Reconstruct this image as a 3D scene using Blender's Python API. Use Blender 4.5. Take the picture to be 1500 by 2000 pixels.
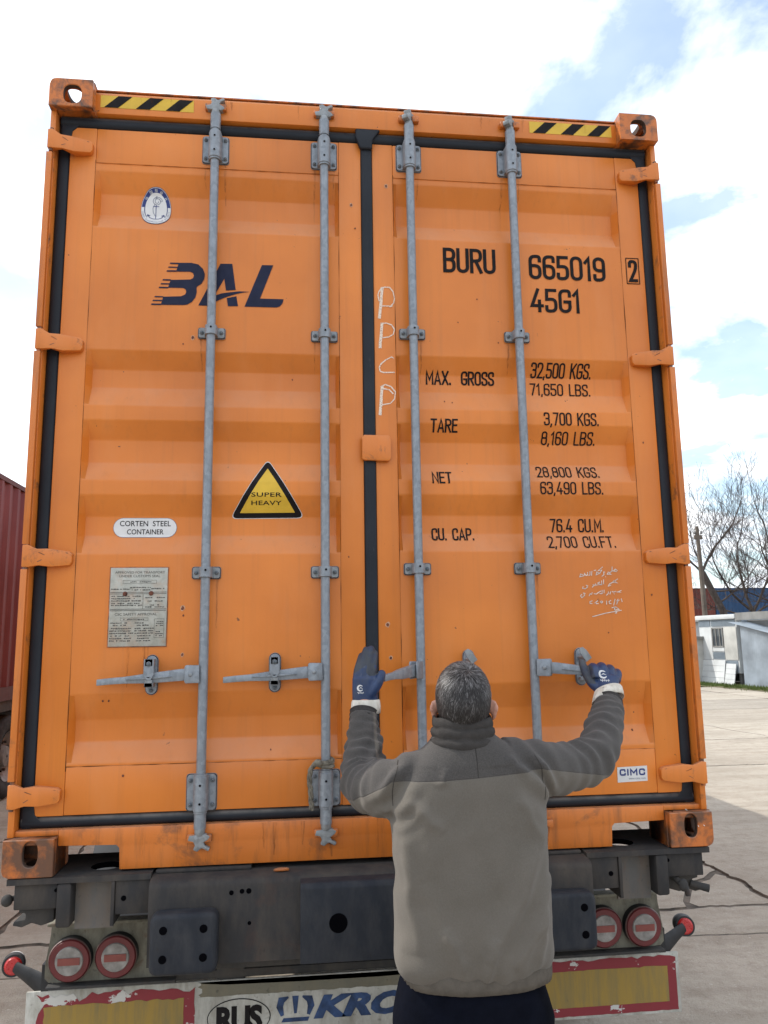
import bpy, bmesh, math, random
from mathutils import Vector, Matrix, noise
random.seed(7)
PI = math.pi
scene = bpy.context.scene
for o in list(bpy.data.objects):
    bpy.data.objects.remove(o)

# ------------------------------------------------------------------ camera
cam_data = bpy.data.cameras.new("camera")
cam = bpy.data.objects.new("camera", cam_data)
scene.collection.objects.link(cam)
cam_data.sensor_fit = 'VERTICAL'
cam_data.sensor_height = 36.0
cam_data.sensor_width = 27.0
cam_data.lens = 27.36
cam_data.clip_start = 0.05
cam_data.clip_end = 3000
rx, roll, rz = math.radians(99.42886556), math.radians(-0.87846118), math.radians(-6.52693896)
cam.matrix_world = (Matrix.Translation((-0.27356, -2.79412, 1.83051))
                    @ Matrix.Rotation(rz, 4, 'Z') @ Matrix.Rotation(rx, 4, 'X') @ Matrix.Rotation(roll, 4, 'Z'))
scene.camera = cam

# ------------------------------------------------------------------ sky, sun, exposure
SUN = Vector((-0.835, 0.40, 1.0)).normalized()          # direction towards the sun
sun_el = math.asin(SUN.z)
sun_az = math.atan2(SUN.x, SUN.y)                        # clockwise from +Y
world = bpy.data.worlds.new("World")
scene.world = world
world.use_nodes = True
nt = world.node_tree
nt.nodes.clear()
N = nt.nodes.new
L = nt.links.new
out = N('ShaderNodeOutputWorld')
bg = N('ShaderNodeBackground')
bg.inputs['Strength'].default_value = 0.15
sky = N('ShaderNodeTexSky')
sky.sky_type = 'NISHITA'
sky.sun_disc = False
sky.sun_elevation = sun_el
sky.sun_rotation = sun_az
sky.air_density = 1.0
sky.dust_density = 2.0
tc = N('ShaderNodeTexCoord')
sep = N('ShaderNodeSeparateXYZ')
L(tc.outputs['Generated'], sep.inputs[0])
def wmath(op, a, b=None):
    n = N('ShaderNodeMath'); n.operation = op
    for i, v in enumerate((a, b)):
        if v is None: continue
        if hasattr(v, 'is_linked'): L(v, n.inputs[i])
        else: n.inputs[i].default_value = v
    return n.outputs[0]
den = wmath('ADD', wmath('MAXIMUM', sep.outputs[2], 0.0), 0.16)
comb = N('ShaderNodeCombineXYZ')
L(wmath('DIVIDE', sep.outputs[0], den), comb.inputs[0])
L(wmath('DIVIDE', sep.outputs[1], den), comb.inputs[1])
cmap = N('ShaderNodeMapping')
cmap.inputs['Location'].default_value = (4.50, 0.93, 0.0)
L(comb.outputs[0], cmap.inputs[0])
n1 = N('ShaderNodeTexNoise')
n1.inputs['Scale'].default_value = 2.5; n1.inputs['Detail'].default_value = 9.0; n1.inputs['Roughness'].default_value = 0.56
n1.inputs['Distortion'].default_value = 0.25
L(cmap.outputs[0], n1.inputs['Vector'])
cr = N('ShaderNodeValToRGB')
cr.color_ramp.elements[0].position = 0.385; cr.color_ramp.elements[0].color = (0, 0, 0, 1)
cr.color_ramp.elements[1].position = 0.545; cr.color_ramp.elements[1].color = (1, 1, 1, 1)
L(n1.outputs['Fac'], cr.inputs[0])
n2 = N('ShaderNodeTexNoise')
n2.inputs['Scale'].default_value = 3.1; n2.inputs['Detail'].default_value = 6.0
L(cmap.outputs[0], n2.inputs['Vector'])
cc = N('ShaderNodeValToRGB')
cc.color_ramp.elements[0].position = 0.35; cc.color_ramp.elements[0].color = (5.2, 5.6, 6.2, 1)
cc.color_ramp.elements[1].position = 0.6; cc.color_ramp.elements[1].color = (8.2, 8.3, 8.4, 1)
L(n2.outputs['Fac'], cc.inputs[0])
mx = N('ShaderNodeMix'); mx.data_type = 'RGBA'
veil = wmath('MAXIMUM', cr.outputs[0], 0.26)
L(veil, mx.inputs[0]); tint = N('ShaderNodeMix'); tint.data_type = 'RGBA'; tint.blend_type = 'MULTIPLY'; tint.inputs[0].default_value = 1.0
L(sky.outputs[0], tint.inputs[6]); tint.inputs[7].default_value = (0.92, 1.10, 1.14, 1)
L(tint.outputs[2], mx.inputs[6]); L(cc.outputs[0], mx.inputs[7])
L(mx.outputs[2], bg.inputs['Color'])
L(bg.outputs[0], out.inputs[0])

sun_data = bpy.data.lights.new("sun", 'SUN')
sun_data.energy = 2.4
sun_data.angle = math.radians(0.55)
sun_data.color = (1.0, 0.95, 0.87)
sun_ob = bpy.data.objects.new("sun", sun_data)
scene.collection.objects.link(sun_ob)
sun_ob.rotation_euler = SUN.to_track_quat('Z', 'Y').to_euler()
sun_ob.location = SUN * 60

scene.view_settings.view_transform = 'Standard'
scene.view_settings.look = 'None'
scene.view_settings.exposure = 0.70
scene.view_settings.gamma = 1.0
scene.view_settings.use_curve_mapping = False
scene.cycles.max_bounces = 8
scene.cycles.use_denoising = True

# ------------------------------------------------------------------ helpers
COL = scene.collection

def link(o, parent=None):
    COL.objects.link(o)
    if parent is not None:
        o.parent = parent
    return o

def tag(o, label=None, category=None, group=None, kind=None):
    if label: o['label'] = label
    if category: o['category'] = category
    if group: o['group'] = group
    if kind: o['kind'] = kind
    return o

def thing(name, label, category, loc=(0, 0, 0), rz=0.0, group=None):
    o = bpy.data.objects.new(name, None)
    o.empty_display_size = 0.2
    o.location = loc
    o.rotation_euler = (0, 0, rz)
    link(o)
    return tag(o, label, category, group)

class MB:
    """collects shapes; build() links them as one mesh object"""
    def __init__(s):
        s.v = []; s.f = []; s.m = []
    def add(s, vs, fs, m=0):
        b = len(s.v)
        s.v += [tuple(p) for p in vs]
        s.f += [tuple(i + b for i in f) for f in fs]
        s.m += [m] * len(fs)
        return s
    def box(s, x0, x1, y0, y1, z0, z1, m=0):
        vs = [(x0, y0, z0), (x1, y0, z0), (x1, y1, z0), (x0, y1, z0), (x0, y0, z1), (x1, y0, z1), (x1, y1, z1), (x0, y1, z1)]
        return s.add(vs, [(3, 2, 1, 0), (4, 5, 6, 7), (0, 1, 5, 4), (1, 2, 6, 5), (2, 3, 7, 6), (3, 0, 4, 7)], m)
    def prism(s, poly, axis, a, b, m=0):
        """poly is 2-D; axis y: (x,z); axis x: (y,z); axis z: (x,y)"""
        ar = sum(poly[i][0] * poly[(i + 1) % len(poly)][1] - poly[(i + 1) % len(poly)][0] * poly[i][1] for i in range(len(poly)))
        if ar < 0: poly = poly[::-1]
        def P(p, t):
            return {'y': (p[0], t, p[1]), 'x': (t, p[0], p[1]), 'z': (p[0], p[1], t)}[axis]
        n = len(poly)
        vs = [P(p, a) for p in poly] + [P(p, b) for p in poly]
        fs = [tuple(range(n)), tuple(range(2 * n - 1, n - 1, -1))] + [(i, n + i, n + (i + 1) % n, (i + 1) % n) for i in range(n)]
        flip = (axis in 'xz') == (b > a)
        if flip: fs = [f[::-1] for f in fs]
        return s.add(vs, fs, m)
    def cyl(s, p0, p1, r0, r1=None, n=12, m=0, caps=True):
        return s.tube([p0, p1], [r0, r0 if r1 is None else r1], n, m, caps)
    def tube(s, path, radii, n=8, m=0, caps=True, mod=None):
        path = [Vector(p) for p in path]
        if not hasattr(radii, '__len__'): radii = [radii] * len(path)
        T = []
        for i in range(len(path)):
            a = path[max(0, i - 1)]; b = path[min(len(path) - 1, i + 1)]
            T.append((b - a).normalized())
        u = Vector((0, 0, 1)) if abs(T[0].z) < 0.9 else Vector((0, 1, 0))
        u = (u - T[0] * u.dot(T[0])).normalized()
        vs = []
        for i, p in enumerate(path):
            u = (u - T[i] * u.dot(T[i])).normalized()
            w = T[i].cross(u)
            for k in range(n):
                a = 2 * PI * k / n
                r = radii[i]
                rr = r if not hasattr(r, '__len__') else 1.0
                if mod: rr = rr * mod(i, a)
                if hasattr(r, '__len__'):
                    vs.append(p + u * (math.cos(a) * r[0] * rr) + w * (math.sin(a) * r[1] * rr))
                else:
                    vs.append(p + u * (math.cos(a) * rr) + w * (math.sin(a) * rr))
        fs = []
        for i in range(len(path) - 1):
            for k in range(n):
                k2 = (k + 1) % n
                fs.append((i * n + k, i * n + k2, (i + 1) * n + k2, (i + 1) * n + k))
        if caps:
            fs.append(tuple(range(n - 1, -1, -1)))
            fs.append(tuple((len(path) - 1) * n + k for k in range(n)))
        return s.add(vs, fs, m)
    def ball(s, c, r, n=12, m=0, k=8):
        if not hasattr(r, '__len__'): r = (r, r, r)
        vs = [(c[0], c[1], c[2] - r[2])]
        for i in range(1, k):
            t = PI * i / k
            for j in range(n):
                a = 2 * PI * j / n
                vs.append((c[0] + r[0] * math.sin(t) * math.cos(a), c[1] + r[1] * math.sin(t) * math.sin(a), c[2] - r[2] * math.cos(t)))
        vs.append((c[0], c[1], c[2] + r[2]))
        fs = [(0, 1 + (j + 1) % n, 1 + j) for j in range(n)]
        for i in range(k - 2):
            for j in range(n):
                a = 1 + i * n + j; b = 1 + i * n + (j + 1) % n
                fs.append((a, b, b + n, a + n))
        e = len(vs) - 1; b0 = 1 + (k - 2) * n
        fs += [(b0 + j, b0 + (j + 1) % n, e) for j in range(n)]
        return s.add(vs, fs, m)
    def plate_hole(s, x0, x1, z0, z1, y0, y1, hx, hz, rx_, rz_, n=28, p=2.6, m=0, axis='y', mh=None):
        """rectangular wall with a rounded hole through it, thickness y0..y1"""
        def se(a, rx, rz, e):
            c, q = math.cos(a), math.sin(a)
            return (math.copysign(abs(c) ** (2 / e), c) * rx, math.copysign(abs(q) ** (2 / e), q) * rz)
        A = [2 * PI * i / n + PI / n for i in range(n)]
        inner = [(hx + se(a, rx_, rz_, p)[0], hz + se(a, rx_, rz_, p)[1]) for a in A]
        outer = []
        for a in A:
            c, q = math.cos(a), math.sin(a)
            t = min(((x1 - hx) if c > 0 else (x0 - hx)) / c if abs(c) > 1e-6 else 1e9, ((z1 - hz) if q > 0 else (z0 - hz)) / q if abs(q) > 1e-6 else 1e9)
            outer.append([hx + c * t, hz + q * t])
        for cx_, cz_ in ((x0, z0), (x1, z0), (x1, z1), (x0, z1)):
            k = min(range(n), key=lambda i: (outer[i][0] - cx_) ** 2 + (outer[i][1] - cz_) ** 2)
            outer[k] = [cx_, cz_]
        def P(q, t):
            return {'y': (q[0], t, q[1]), 'x': (t, q[0], q[1]), 'z': (q[0], q[1], t)}[axis]
        vs = [P(q, y0) for q in outer] + [P(q, y0) for q in inner] + [P(q, y1) for q in inner] + [P(q, y1) for q in outer]
        f1 = []; f2 = []
        for i in range(n):
            j = (i + 1) % n
            f1 += [(i, j, n + j, n + i), (2 * n + i, 2 * n + j, 3 * n + j, 3 * n + i), (3 * n + i, 3 * n + j, j, i)]
            f2 += [(n + i, n + j, 2 * n + j, 2 * n + i)]
        s.add(vs, f1 + f2, m)
        if mh is not None:
            for k in range(len(f2)): s.m[-1 - k] = mh
        return s
    def xform(s, M, start=0):
        s.v[start:] = [tuple(M @ Vector(p)) for p in s.v[start:]]
        return s
    def build(s, name, mats, parent=None, smooth=35, bevel=0.0, seg=2, weld=False, recalc=False):
        me = bpy.data.meshes.new(name)
        me.from_pydata(s.v, [], s.f)
        if not isinstance(mats, (list, tuple)): mats = [mats]
        for m in mats: me.materials.append(m)
        me.polygons.foreach_set('material_index', s.m)
        if bevel or weld or recalc:
            bm = bmesh.new(); bm.from_mesh(me)
            if weld: bmesh.ops.remove_doubles(bm, verts=bm.verts, dist=1e-5)
            if recalc: bmesh.ops.recalc_face_normals(bm, faces=bm.faces)
            if bevel:
                ed = [e for e in bm.edges if len(e.link_faces) == 2 and e.calc_face_angle(0) > 0.6]
                bmesh.ops.bevel(bm, geom=ed, offset=bevel, segments=seg, profile=0.5, affect='EDGES', clamp_overlap=True)
            bm.to_mesh(me); bm.free()
        finish(me, smooth)
        o = bpy.data.objects.new(name, me)
        link(o, parent)
        return o

def finish(me, smooth=35):
    me.update()
    if smooth:
        me.polygons.foreach_set('use_smooth', [True] * len(me.polygons))
        me.set_sharp_from_angle(angle=math.radians(smooth))
    me.update()

def copy_tree(o, parent=None):
    c = o.copy(); COL.objects.link(c)
    if parent is not None: c.parent = parent
    for ch in list(o.children): copy_tree(ch, c)
    return c

# ------------------------------------------------------------------ materials
class NT:
    def __init__(s, name):
        s.mat = bpy.data.materials.new(name)
        s.mat.use_nodes = True
        s.t = s.mat.node_tree
        s.b = s.t.nodes['Principled BSDF']
        s._c = None
    def n(s, t): return s.t.nodes.new(t)
    def l(s, a, b): s.t.links.new(a, b)
    def obj(s):
        if s._c is None: s._c = s.n('ShaderNodeTexCoord')
        return s._c.outputs['Object']
    def mapping(s, scale=(1, 1, 1), loc=(0, 0, 0), rot=(0, 0, 0)):
        m = s.n('ShaderNodeMapping'); m.inputs['Scale'].default_value = scale; m.inputs['Location'].default_value = loc; m.inputs['Rotation'].default_value = rot
        s.l(s.obj(), m.inputs[0]); return m.outputs[0]
    def noise(s, scale, detail=4, rough=0.55, vec=None, dist=0.0):
        k = s.n('ShaderNodeTexNoise'); k.inputs['Scale'].default_value = scale; k.inputs['Detail'].default_value = detail
        k.inputs['Roughness'].default_value = rough; k.inputs['Distortion'].default_value = dist
        s.l(vec if vec is not None else s.obj(), k.inputs['Vector']); return k.outputs['Fac']
    def ramp(s, f, a, b, ca=0.0, cb=1.0):
        r = s.n('ShaderNodeMapRange'); r.inputs[1].default_value = a; r.inputs[2].default_value = b; r.inputs[3].default_value = ca; r.inputs[4].default_value = cb
        s.l(f, r.inputs[0]); return r.outputs[0]
    def math(s, op, a, b=None, c=None):
        k = s.n('ShaderNodeMath'); k.operation = op
        for i, v in enumerate((a, b, c)):
            if v is None: continue
            if isinstance(v, (int, float)): k.inputs[i].default_value = v
            else: s.l(v, k.inputs[i])
        return k.outputs[0]
    def mix(s, f, a, b, mode='MIX'):
        k = s.n('ShaderNodeMix'); k.data_type = 'RGBA'; k.blend_type = mode
        for i, v in ((0, f), (6, a), (7, b)):
            if isinstance(v, (int, float)): k.inputs[i].default_value = v
            elif isinstance(v, (tuple, list)): k.inputs[i].default_value = (*v[:3], 1)
            else: s.l(v, k.inputs[i])
        return k.outputs[2]
    def bump(s, h, strength=0.2, dist=0.01):
        k = s.n('ShaderNodeBump'); k.inputs['Strength'].default_value = strength; k.inputs['Distance'].default_value = dist
        s.l(h, k.inputs['Height']); s.l(k.outputs[0], s.b.inputs['Normal']); return k.outputs[0]
    def out(s, col=None, rough=None, metal=None, spec=None):
        for k, v in (('Base Color', col), ('Roughness', rough), ('Metallic', metal), ('Specular IOR Level', spec)):
            if v is None: continue
            if isinstance(v, (int, float)): s.b.inputs[k].default_value = v
            elif isinstance(v, (tuple, list)): s.b.inputs[k].default_value = (*v[:3], 1)
            else: s.l(v, s.b.inputs[k])
        return s.mat

def plain(name, col, rough=0.6, metal=0.0, var=0.12, scale=14.0, spec=0.4, bump=0.0):
    t = NT(name)
    f = t.noise(scale, 5)
    c = t.mix(1.0, col, t.n('ShaderNodeRGB').outputs[0]) if False else None
    d = tuple(max(0, k * (1 - var * 1.6)) for k in col); e = tuple(min(1, k * (1 + var)) for k in col)
    c = t.mix(t.ramp(f, 0.3, 0.7), d, e)
    if bump: t.bump(t.noise(scale * 6, 3), bump, 0.004)
    return t.out(c, t.ramp(t.noise(scale * 2.3, 3), 0.3, 0.7, max(0.05, rough - 0.08), min(1, rough + 0.08)), metal, spec)

def paint_orange(name, base=(0.66, 0.190, 0.018), wear=0.0, wsc=5.5, streaks=0.0):
    """sun-bleached container paint: mottling, run-off streaks, dust on ledges, specks of rust; wear adds scraped, grimy steel"""
    t = NT(name)
    big = t.noise(1.6, 4)
    hi = (min(1, base[0] * 1.12), base[1] * 1.17, base[2] * 1.6)
    lo = (base[0] * 0.86, base[1] * 0.82, base[2] * 0.8)
    c = t.mix(t.ramp(big, 0.3, 0.7), lo, hi)
    streak = t.noise(1.0, 6, 0.62, t.mapping((42, 42, 1.3)))
    c = t.mix(t.math('MULTIPLY', t.ramp(streak, 0.52, 0.80), 0.22), c, (0.30, 0.105, 0.03))
    pale = t.noise(1.0, 5, 0.6, t.mapping((11, 11, 2.6), (3, 1, 9)))
    c = t.mix(t.math('MULTIPLY', t.ramp(pale, 0.52, 0.8), 0.22), c, (0.70, 0.28, 0.10))
    # dust lying on faces that look up
    geo = t.n('ShaderNodeNewGeometry'); sp = t.n('ShaderNodeSeparateXYZ'); t.l(geo.outputs['Normal'], sp.inputs[0])
    dn = t.noise(9, 5)
    dust = t.math('MULTIPLY', t.ramp(sp.outputs[2], 0.12, 0.7), t.ramp(dn, 0.25, 0.65, 0.25, 0.62))
    c = t.mix(dust, c, (0.50, 0.27, 0.165))
    # little chips with rust
    chip = t.noise(27, 4, 0.7)
    loc = t.noise(3.1, 3)
    ch = t.math('MULTIPLY', t.ramp(chip, 0.70, 0.72), t.ramp(loc, 0.44, 0.56))
    c = t.mix(ch, c, (0.085, 0.03, 0.016))
    if wear:
        g = t.noise(wsc, 8, 0.68, None, 0.4)
        g2 = t.noise(1.0, 6, 0.65, t.mapping((24, 24, 3.0), (1, 4, 2)))
        k = t.ramp(g, 0.60 - 0.24 * wear, 0.74 - 0.22 * wear)
        c = t.mix(t.math('MULTIPLY', k, 0.86), c, (0.060, 0.042, 0.032))
        c = t.mix(t.math('MULTIPLY', t.ramp(g2, 0.5, 0.72), max(0.62 * wear, streaks)), c, (0.14, 0.058, 0.026))
    t.bump(t.math('ADD', t.math('MULTIPLY', t.noise(60, 4), 0.12), t.noise(2.3, 2)), 0.14, 0.02)
    return t.out(c, t.ramp(big, 0.3, 0.7, 0.36, 0.48), 0.0, 0.5)

def galvanised(name, col=(0.235, 0.260, 0.292), rust=0.0):
    t = NT(name)
    v = t.n('ShaderNodeTexVoronoi'); v.inputs['Scale'].default_value = 70; t.l(t.obj(), v.inputs['Vector'])
    sp = t.n('ShaderNodeSeparateColor'); t.l(v.outputs['Color'], sp.inputs[0])
    c = t.mix(t.ramp(sp.outputs[0], 0, 1), tuple(k * 0.86 for k in col), tuple(k * 1.14 for k in col))
    st = t.noise(1.0, 6, 0.6, t.mapping((60, 60, 7)))
    c = t.mix(t.math('MULTIPLY', t.ramp(st, 0.5, 0.75), 0.40), c, (0.40, 0.435, 0.47))
    d = t.noise(1.0, 6, 0.65, t.mapping((30, 30, 9), (5, 2, 1)))
    c = t.mix(t.math('MULTIPLY', t.ramp(d, 0.55, 0.75), 0.5), c, (0.16, 0.155, 0.15))
    if rust:
        c = t.mix(t.math('MULTIPLY', t.ramp(t.noise(22, 6, 0.7), 0.55, 0.68), rust), c, (0.13, 0.055, 0.03))
    t.bump(t.noise(90, 3), 0.1, 0.002)
    return t.out(c, t.ramp(t.noise(30, 4), 0.3, 0.7, 0.42, 0.62), 0.35, 0.5)

def grimy_steel(name, col, dirt=(0.15, 0.125, 0.10), rust=(0.13, 0.05, 0.025), amount=0.5, rough=0.75, rust_amt=0.4, sc=1.0):
    t = NT(name)
    c = t.mix(t.ramp(t.noise(2.2 * sc, 6, 0.62), 0.34, 0.68), col, tuple(k * 1.35 for k in col))
    c = t.mix(t.math('MULTIPLY', t.ramp(t.noise(1.0, 7, 0.66, t.mapping((9 * sc, 9 * sc, 3.2 * sc))), 0.42, 0.70), amount), c, dirt)
    c = t.mix(t.math('MULTIPLY', t.ramp(t.noise(4.1 * sc, 8, 0.7, None, 0.5), 0.57, 0.70), rust_amt), c, rust)
    c = t.mix(t.math('MULTIPLY', t.ramp(t.noise(48, 4), 0.62, 0.75), 0.5), c, (0.03, 0.027, 0.025))
    t.bump(t.noise(70, 4), 0.16, 0.003)
    return t.out(c, rough, 0.0, 0.3)

M = {}
M['orange'] = paint_orange('orange_paint')
M['orange_sill'] = paint_orange('orange_paint_grimy', (0.60, 0.165, 0.018), 0.12, 4.0, 0.55)
M['orange_casting'] = paint_orange('orange_paint_scraped', (0.58, 0.160, 0.020), 0.55, 15)
M['orange_casting_low'] = paint_orange('orange_paint_scraped_low', (0.52, 0.140, 0.020), 0.90, 9)
M['orange_hinge'] = paint_orange('orange_paint_hinge', (0.64, 0.182, 0.020), 0.10, 12)
M['galv'] = galvanised('galvanised_steel')
M['galv_dull'] = galvanised('galvanised_dull', (0.25, 0.265, 0.275), 0.25)
M['bolt'] = plain('dark_bolt', (0.10, 0.125, 0.145), 0.5, 0.5, 0.25, 60)
M['hole'] = plain('painted_hole_shade', (0.003, 0.003, 0.004), 1.0, 0, 0.1, 14, 0.0)  # black colour stands in for the shade inside holes, slots and bores
M['rubber'] = NT('gasket_rubber').mat
def _rub():
    t = NT('gasket_rubber_weathered')
    c = t.mix(t.ramp(t.noise(5, 5), 0.3, 0.7), (0.009, 0.012, 0.018), (0.017, 0.021, 0.029))
    c = t.mix(t.math('MULTIPLY', t.ramp(t.noise(1.0, 6, 0.7, t.mapping((60, 60, 18))), 0.64, 0.74), 0.25), c, (0.12, 0.13, 0.135))
    geo = t.n('ShaderNodeNewGeometry'); sp = t.n('ShaderNodeSeparateXYZ'); t.l(geo.outputs['Normal'], sp.inputs[0])
    c = t.mix(t.math('MULTIPLY', t.ramp(sp.outputs[2], 0.1, 0.8), t.ramp(t.noise(16, 5), 0.3, 0.6, 0.25, 0.8)), c, (0.17, 0.155, 0.14))
    t.bump(t.noise(40, 4), 0.15, 0.003)
    return t.out(c, 0.6, 0, 0.3)
M['rubber'] = _rub()
M['ink'] = plain('black_lettering', (0.009, 0.007, 0.008), 0.7, 0, 0.15, 14, 0.2)
M['ink_navy'] = plain('navy_lettering', (0.010, 0.014, 0.042), 0.6, 0, 0.12, 14, 0.25)
M['ink_maroon'] = plain('maroon_edging', (0.09, 0.016, 0.02), 0.5, 0, 0.1)
M['ink_blue'] = plain('blue_print', (0.020, 0.036, 0.165), 0.5, 0, 0.1)
M['ink_grey'] = plain('grey_print', (0.16, 0.18, 0.24), 0.5, 0, 0.1)
M['sticker_white'] = plain('white_sticker', (0.66, 0.66, 0.66), 0.5, 0, 0.06)
M['sticker_yellow'] = plain('yellow_sticker', (0.66, 0.42, 0.035), 0.45, 0, 0.07)
def _chalk():
    t = NT('chalk')
    f = t.ramp(t.noise(190, 3, 0.6), 0.30, 0.48)
    tr = t.n('ShaderNodeBsdfTransparent'); ms = t.n('ShaderNodeMixShader')
    t.b.inputs['Base Color'].default_value = (0.78, 0.66, 0.55, 1); t.b.inputs['Roughness'].default_value = 1
    t.l(f, ms.inputs[0]); t.l(tr.outputs[0], ms.inputs[1]); t.l(t.b.outputs[0], ms.inputs[2])
    t.l(ms.outputs[0], t.t.nodes['Material Output'].inputs[0])
    return t.mat
M['chalk'] = _chalk()
M['rope'] = plain('old_rope', (0.21, 0.19, 0.155), 0.95, 0, 0.35, 50, 0.1, 0.3)
M['chassis'] = grimy_steel('chassis_grey', (0.028, 0.027, 0.028), (0.082, 0.068, 0.056), (0.13, 0.055, 0.03), 0.75, 0.8, 0.22)
M['chassis_dark'] = grimy_steel('chassis_dark', (0.035, 0.034, 0.034), (0.10, 0.085, 0.07), (0.10, 0.04, 0.02), 0.6, 0.85, 0.4)
M['buffer'] = grimy_steel('buffer_rubber', (0.015, 0.018, 0.025), (0.052, 0.052, 0.056), (0.05, 0.045, 0.045), 0.6, 0.7, 0.25, 2.0)
M['board'] = grimy_steel('lamp_board', (0.17, 0.16, 0.125), (0.075, 0.066, 0.05), (0.10, 0.045, 0.025), 0.85, 0.8, 0.8, 2.4)
M['lamp_red'] = plain('lamp_red_lens', (0.125, 0.017, 0.019), 0.45, 0, 0.12, 20, 0.5)
M['lamp_clear'] = plain('lamp_clear_lens', (0.26, 0.245, 0.23), 0.4, 0, 0.25, 40, 0.5)
M['lamp_amber'] = plain('lamp_stripe_lens', (0.22, 0.055, 0.045), 0.45, 0, 0.1, 30, 0.5)
M['black_plastic'] = plain('black_plastic', (0.022, 0.022, 0.024), 0.6, 0, 0.25, 18)
M['marker_red'] = plain('marker_red_lens', (0.50, 0.022, 0.022), 0.3, 0, 0.15, 60, 0.6)
M['tyre'] = plain('tyre_rubber', (0.028, 0.027, 0.027), 0.85, 0, 0.3, 12)
M['rim'] = plain('wheel_rim', (0.24, 0.23, 0.22), 0.6, 0.3, 0.25, 10)
M['rust'] = plain('rusty_rivet', (0.16, 0.055, 0.035), 0.85, 0, 0.4, 90)

# ------------------------------------------------------------------ ground: concrete slabs on a dusty yard
def concrete(name, base, tint=0.0):
    t = NT(name)
    geo = t.n('ShaderNodeNewGeometry')
    P = geo.outputs['Position']
    def nz(s, d, r=0.6, vec=None): return t.noise(s, d, r, vec if vec is not None else P)
    c = t.mix(t.ramp(nz(0.45, 5), 0.3, 0.7), tuple(k * 0.86 for k in base), tuple(min(1, k * 1.12) for k in base))
    mp = t.n('ShaderNodeMapping'); mp.inputs['Scale'].default_value = (0.5, 2.2, 1); mp.inputs['Rotation'].default_value = (0, 0, 0.35); t.l(P, mp.inputs[0])
    c = t.mix(t.math('MULTIPLY', t.ramp(nz(1.4, 7, 0.68, mp.outputs[0]), 0.44, 0.66), 0.62), c, (base[0] * 0.66, base[1] * 0.63, base[2] * 0.60))
    c = t.mix(t.math('MULTIPLY', t.ramp(nz(7.5, 7, 0.72), 0.48, 0.68), 0.55), c, (base[0] * 0.62, base[1] * 0.58, base[2] * 0.54))
    c = t.mix(t.math('MULTIPLY', t.ramp(nz(38, 5, 0.7), 0.60, 0.70), 0.55), c, (0.16, 0.14, 0.12))
    c = t.mix(t.math('MULTIPLY', t.ramp(nz(52, 4, 0.6), 0.30, 0.36, 1, 0), 0.5), c, (0.62, 0.58, 0.52))
    b = t.n('ShaderNodeBump'); b.inputs['Strength'].default_value = 0.8; b.inputs['Distance'].default_value = 0.02
    t.l(t.math('ADD', nz(18, 8, 0.72), t.math('MULTIPLY', nz(110, 3), 0.35)), b.inputs['Height']); t.l(b.outputs[0], t.b.inputs['Normal'])
    return t.out(c, 0.92, 0, 0.2)
M['concrete'] = concrete('yard_concrete', (0.385, 0.338, 0.280))
M['concrete_b'] = concrete('yard_concrete_pale', (0.415, 0.368, 0.306))
M['concrete_c'] = concrete('yard_concrete_grey', (0.350, 0.312, 0.264))
M['dirt'] = concrete('yard_dirt', (0.155, 0.128, 0.102))

gb = MB()
gb.add([(-900, -900, -0.034), (900, -900, -0.034), (900, 900, -0.034), (-900, 900, -0.034)], [(0, 1, 2, 3)])
ground = gb.build('ground', M['dirt'], smooth=0)
tag(ground, 'pale cracked concrete yard with dusty joints', kind='structure')

M['joint_soil'] = plain('joint_soil', (.105, .086, .068), .95, 0, .45, 9)
js = MB(); js.add([(-17.5, -8.3, -0.016), (23.6, -8.3, -0.016), (23.6, 24.4, -0.016), (-17.5, 24.4, -0.016)], [(0, 1, 2, 3)])
js.build('joint_soil', M['joint_soil'], ground, smooth=0)
YJ = [2.655 + 2.775 * k for k in range(-4, 9)]
XJ = [3.05 + 5.25 * k for k in range(-4, 5)]
def jy(k, x):   # wavering transverse joint
    return YJ[k] + 0.035 * noise.noise((x * 0.9, k * 7.3, 0.2)) * 2 + 0.028 * noise.noise((x * 5.0, k * 3.1, 4.0)) + 0.016 * noise.noise((x * 19, k, 9)) + 0.010 * noise.noise((x * 47, k, 5))
def jx(i, y):
    return XJ[i] + 0.09 * noise.noise((y * 0.8, i * 5.7, 1.7)) * 1.6 + 0.045 * noise.noise((y * 4.3, i * 2.3, 6.0)) + 0.022 * noise.noise((y * 17, i, 3)) + 0.012 * noise.noise((y * 43, i, 8))
def slab(outline, mat, lift):
    n = len(outline)
    zt = lift
    c = (sum(p[0] for p in outline) / n, sum(p[1] for p in outline) / n)
    m = MB()
    inner = []
    for p in outline:
        d = math.hypot(p[0] - c[0], p[1] - c[1])
        f = max(0, 1 - 0.007 / d)
        inner.append((c[0] + (p[0] - c[0]) * f, c[1] + (p[1] - c[1]) * f))
    vs = [(p[0], p[1], zt) for p in inner] + [(p[0], p[1], zt - 0.012) for p in outline] + [(p[0], p[1], -0.10) for p in outline]
    fs = [tuple(range(n))] + [(i, n + i, n + (i + 1) % n, (i + 1) % n) for i in range(n)] + [(n + i, 2 * n + i, 2 * n + (i + 1) % n, n + (i + 1) % n) for i in range(n)]
    m.add(vs, fs)
    for i in range(1, len(fs)): m.m[i] = 1                 # broken edges are packed with soil
    return m.build('concrete_slab', [mat, M['joint_soil']], ground, smooth=0, recalc=True)
def edge(fn, a, b, n):
    return [fn(a + (b - a) * t / n) for t in range(n)]
rs = random.Random(3)
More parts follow.
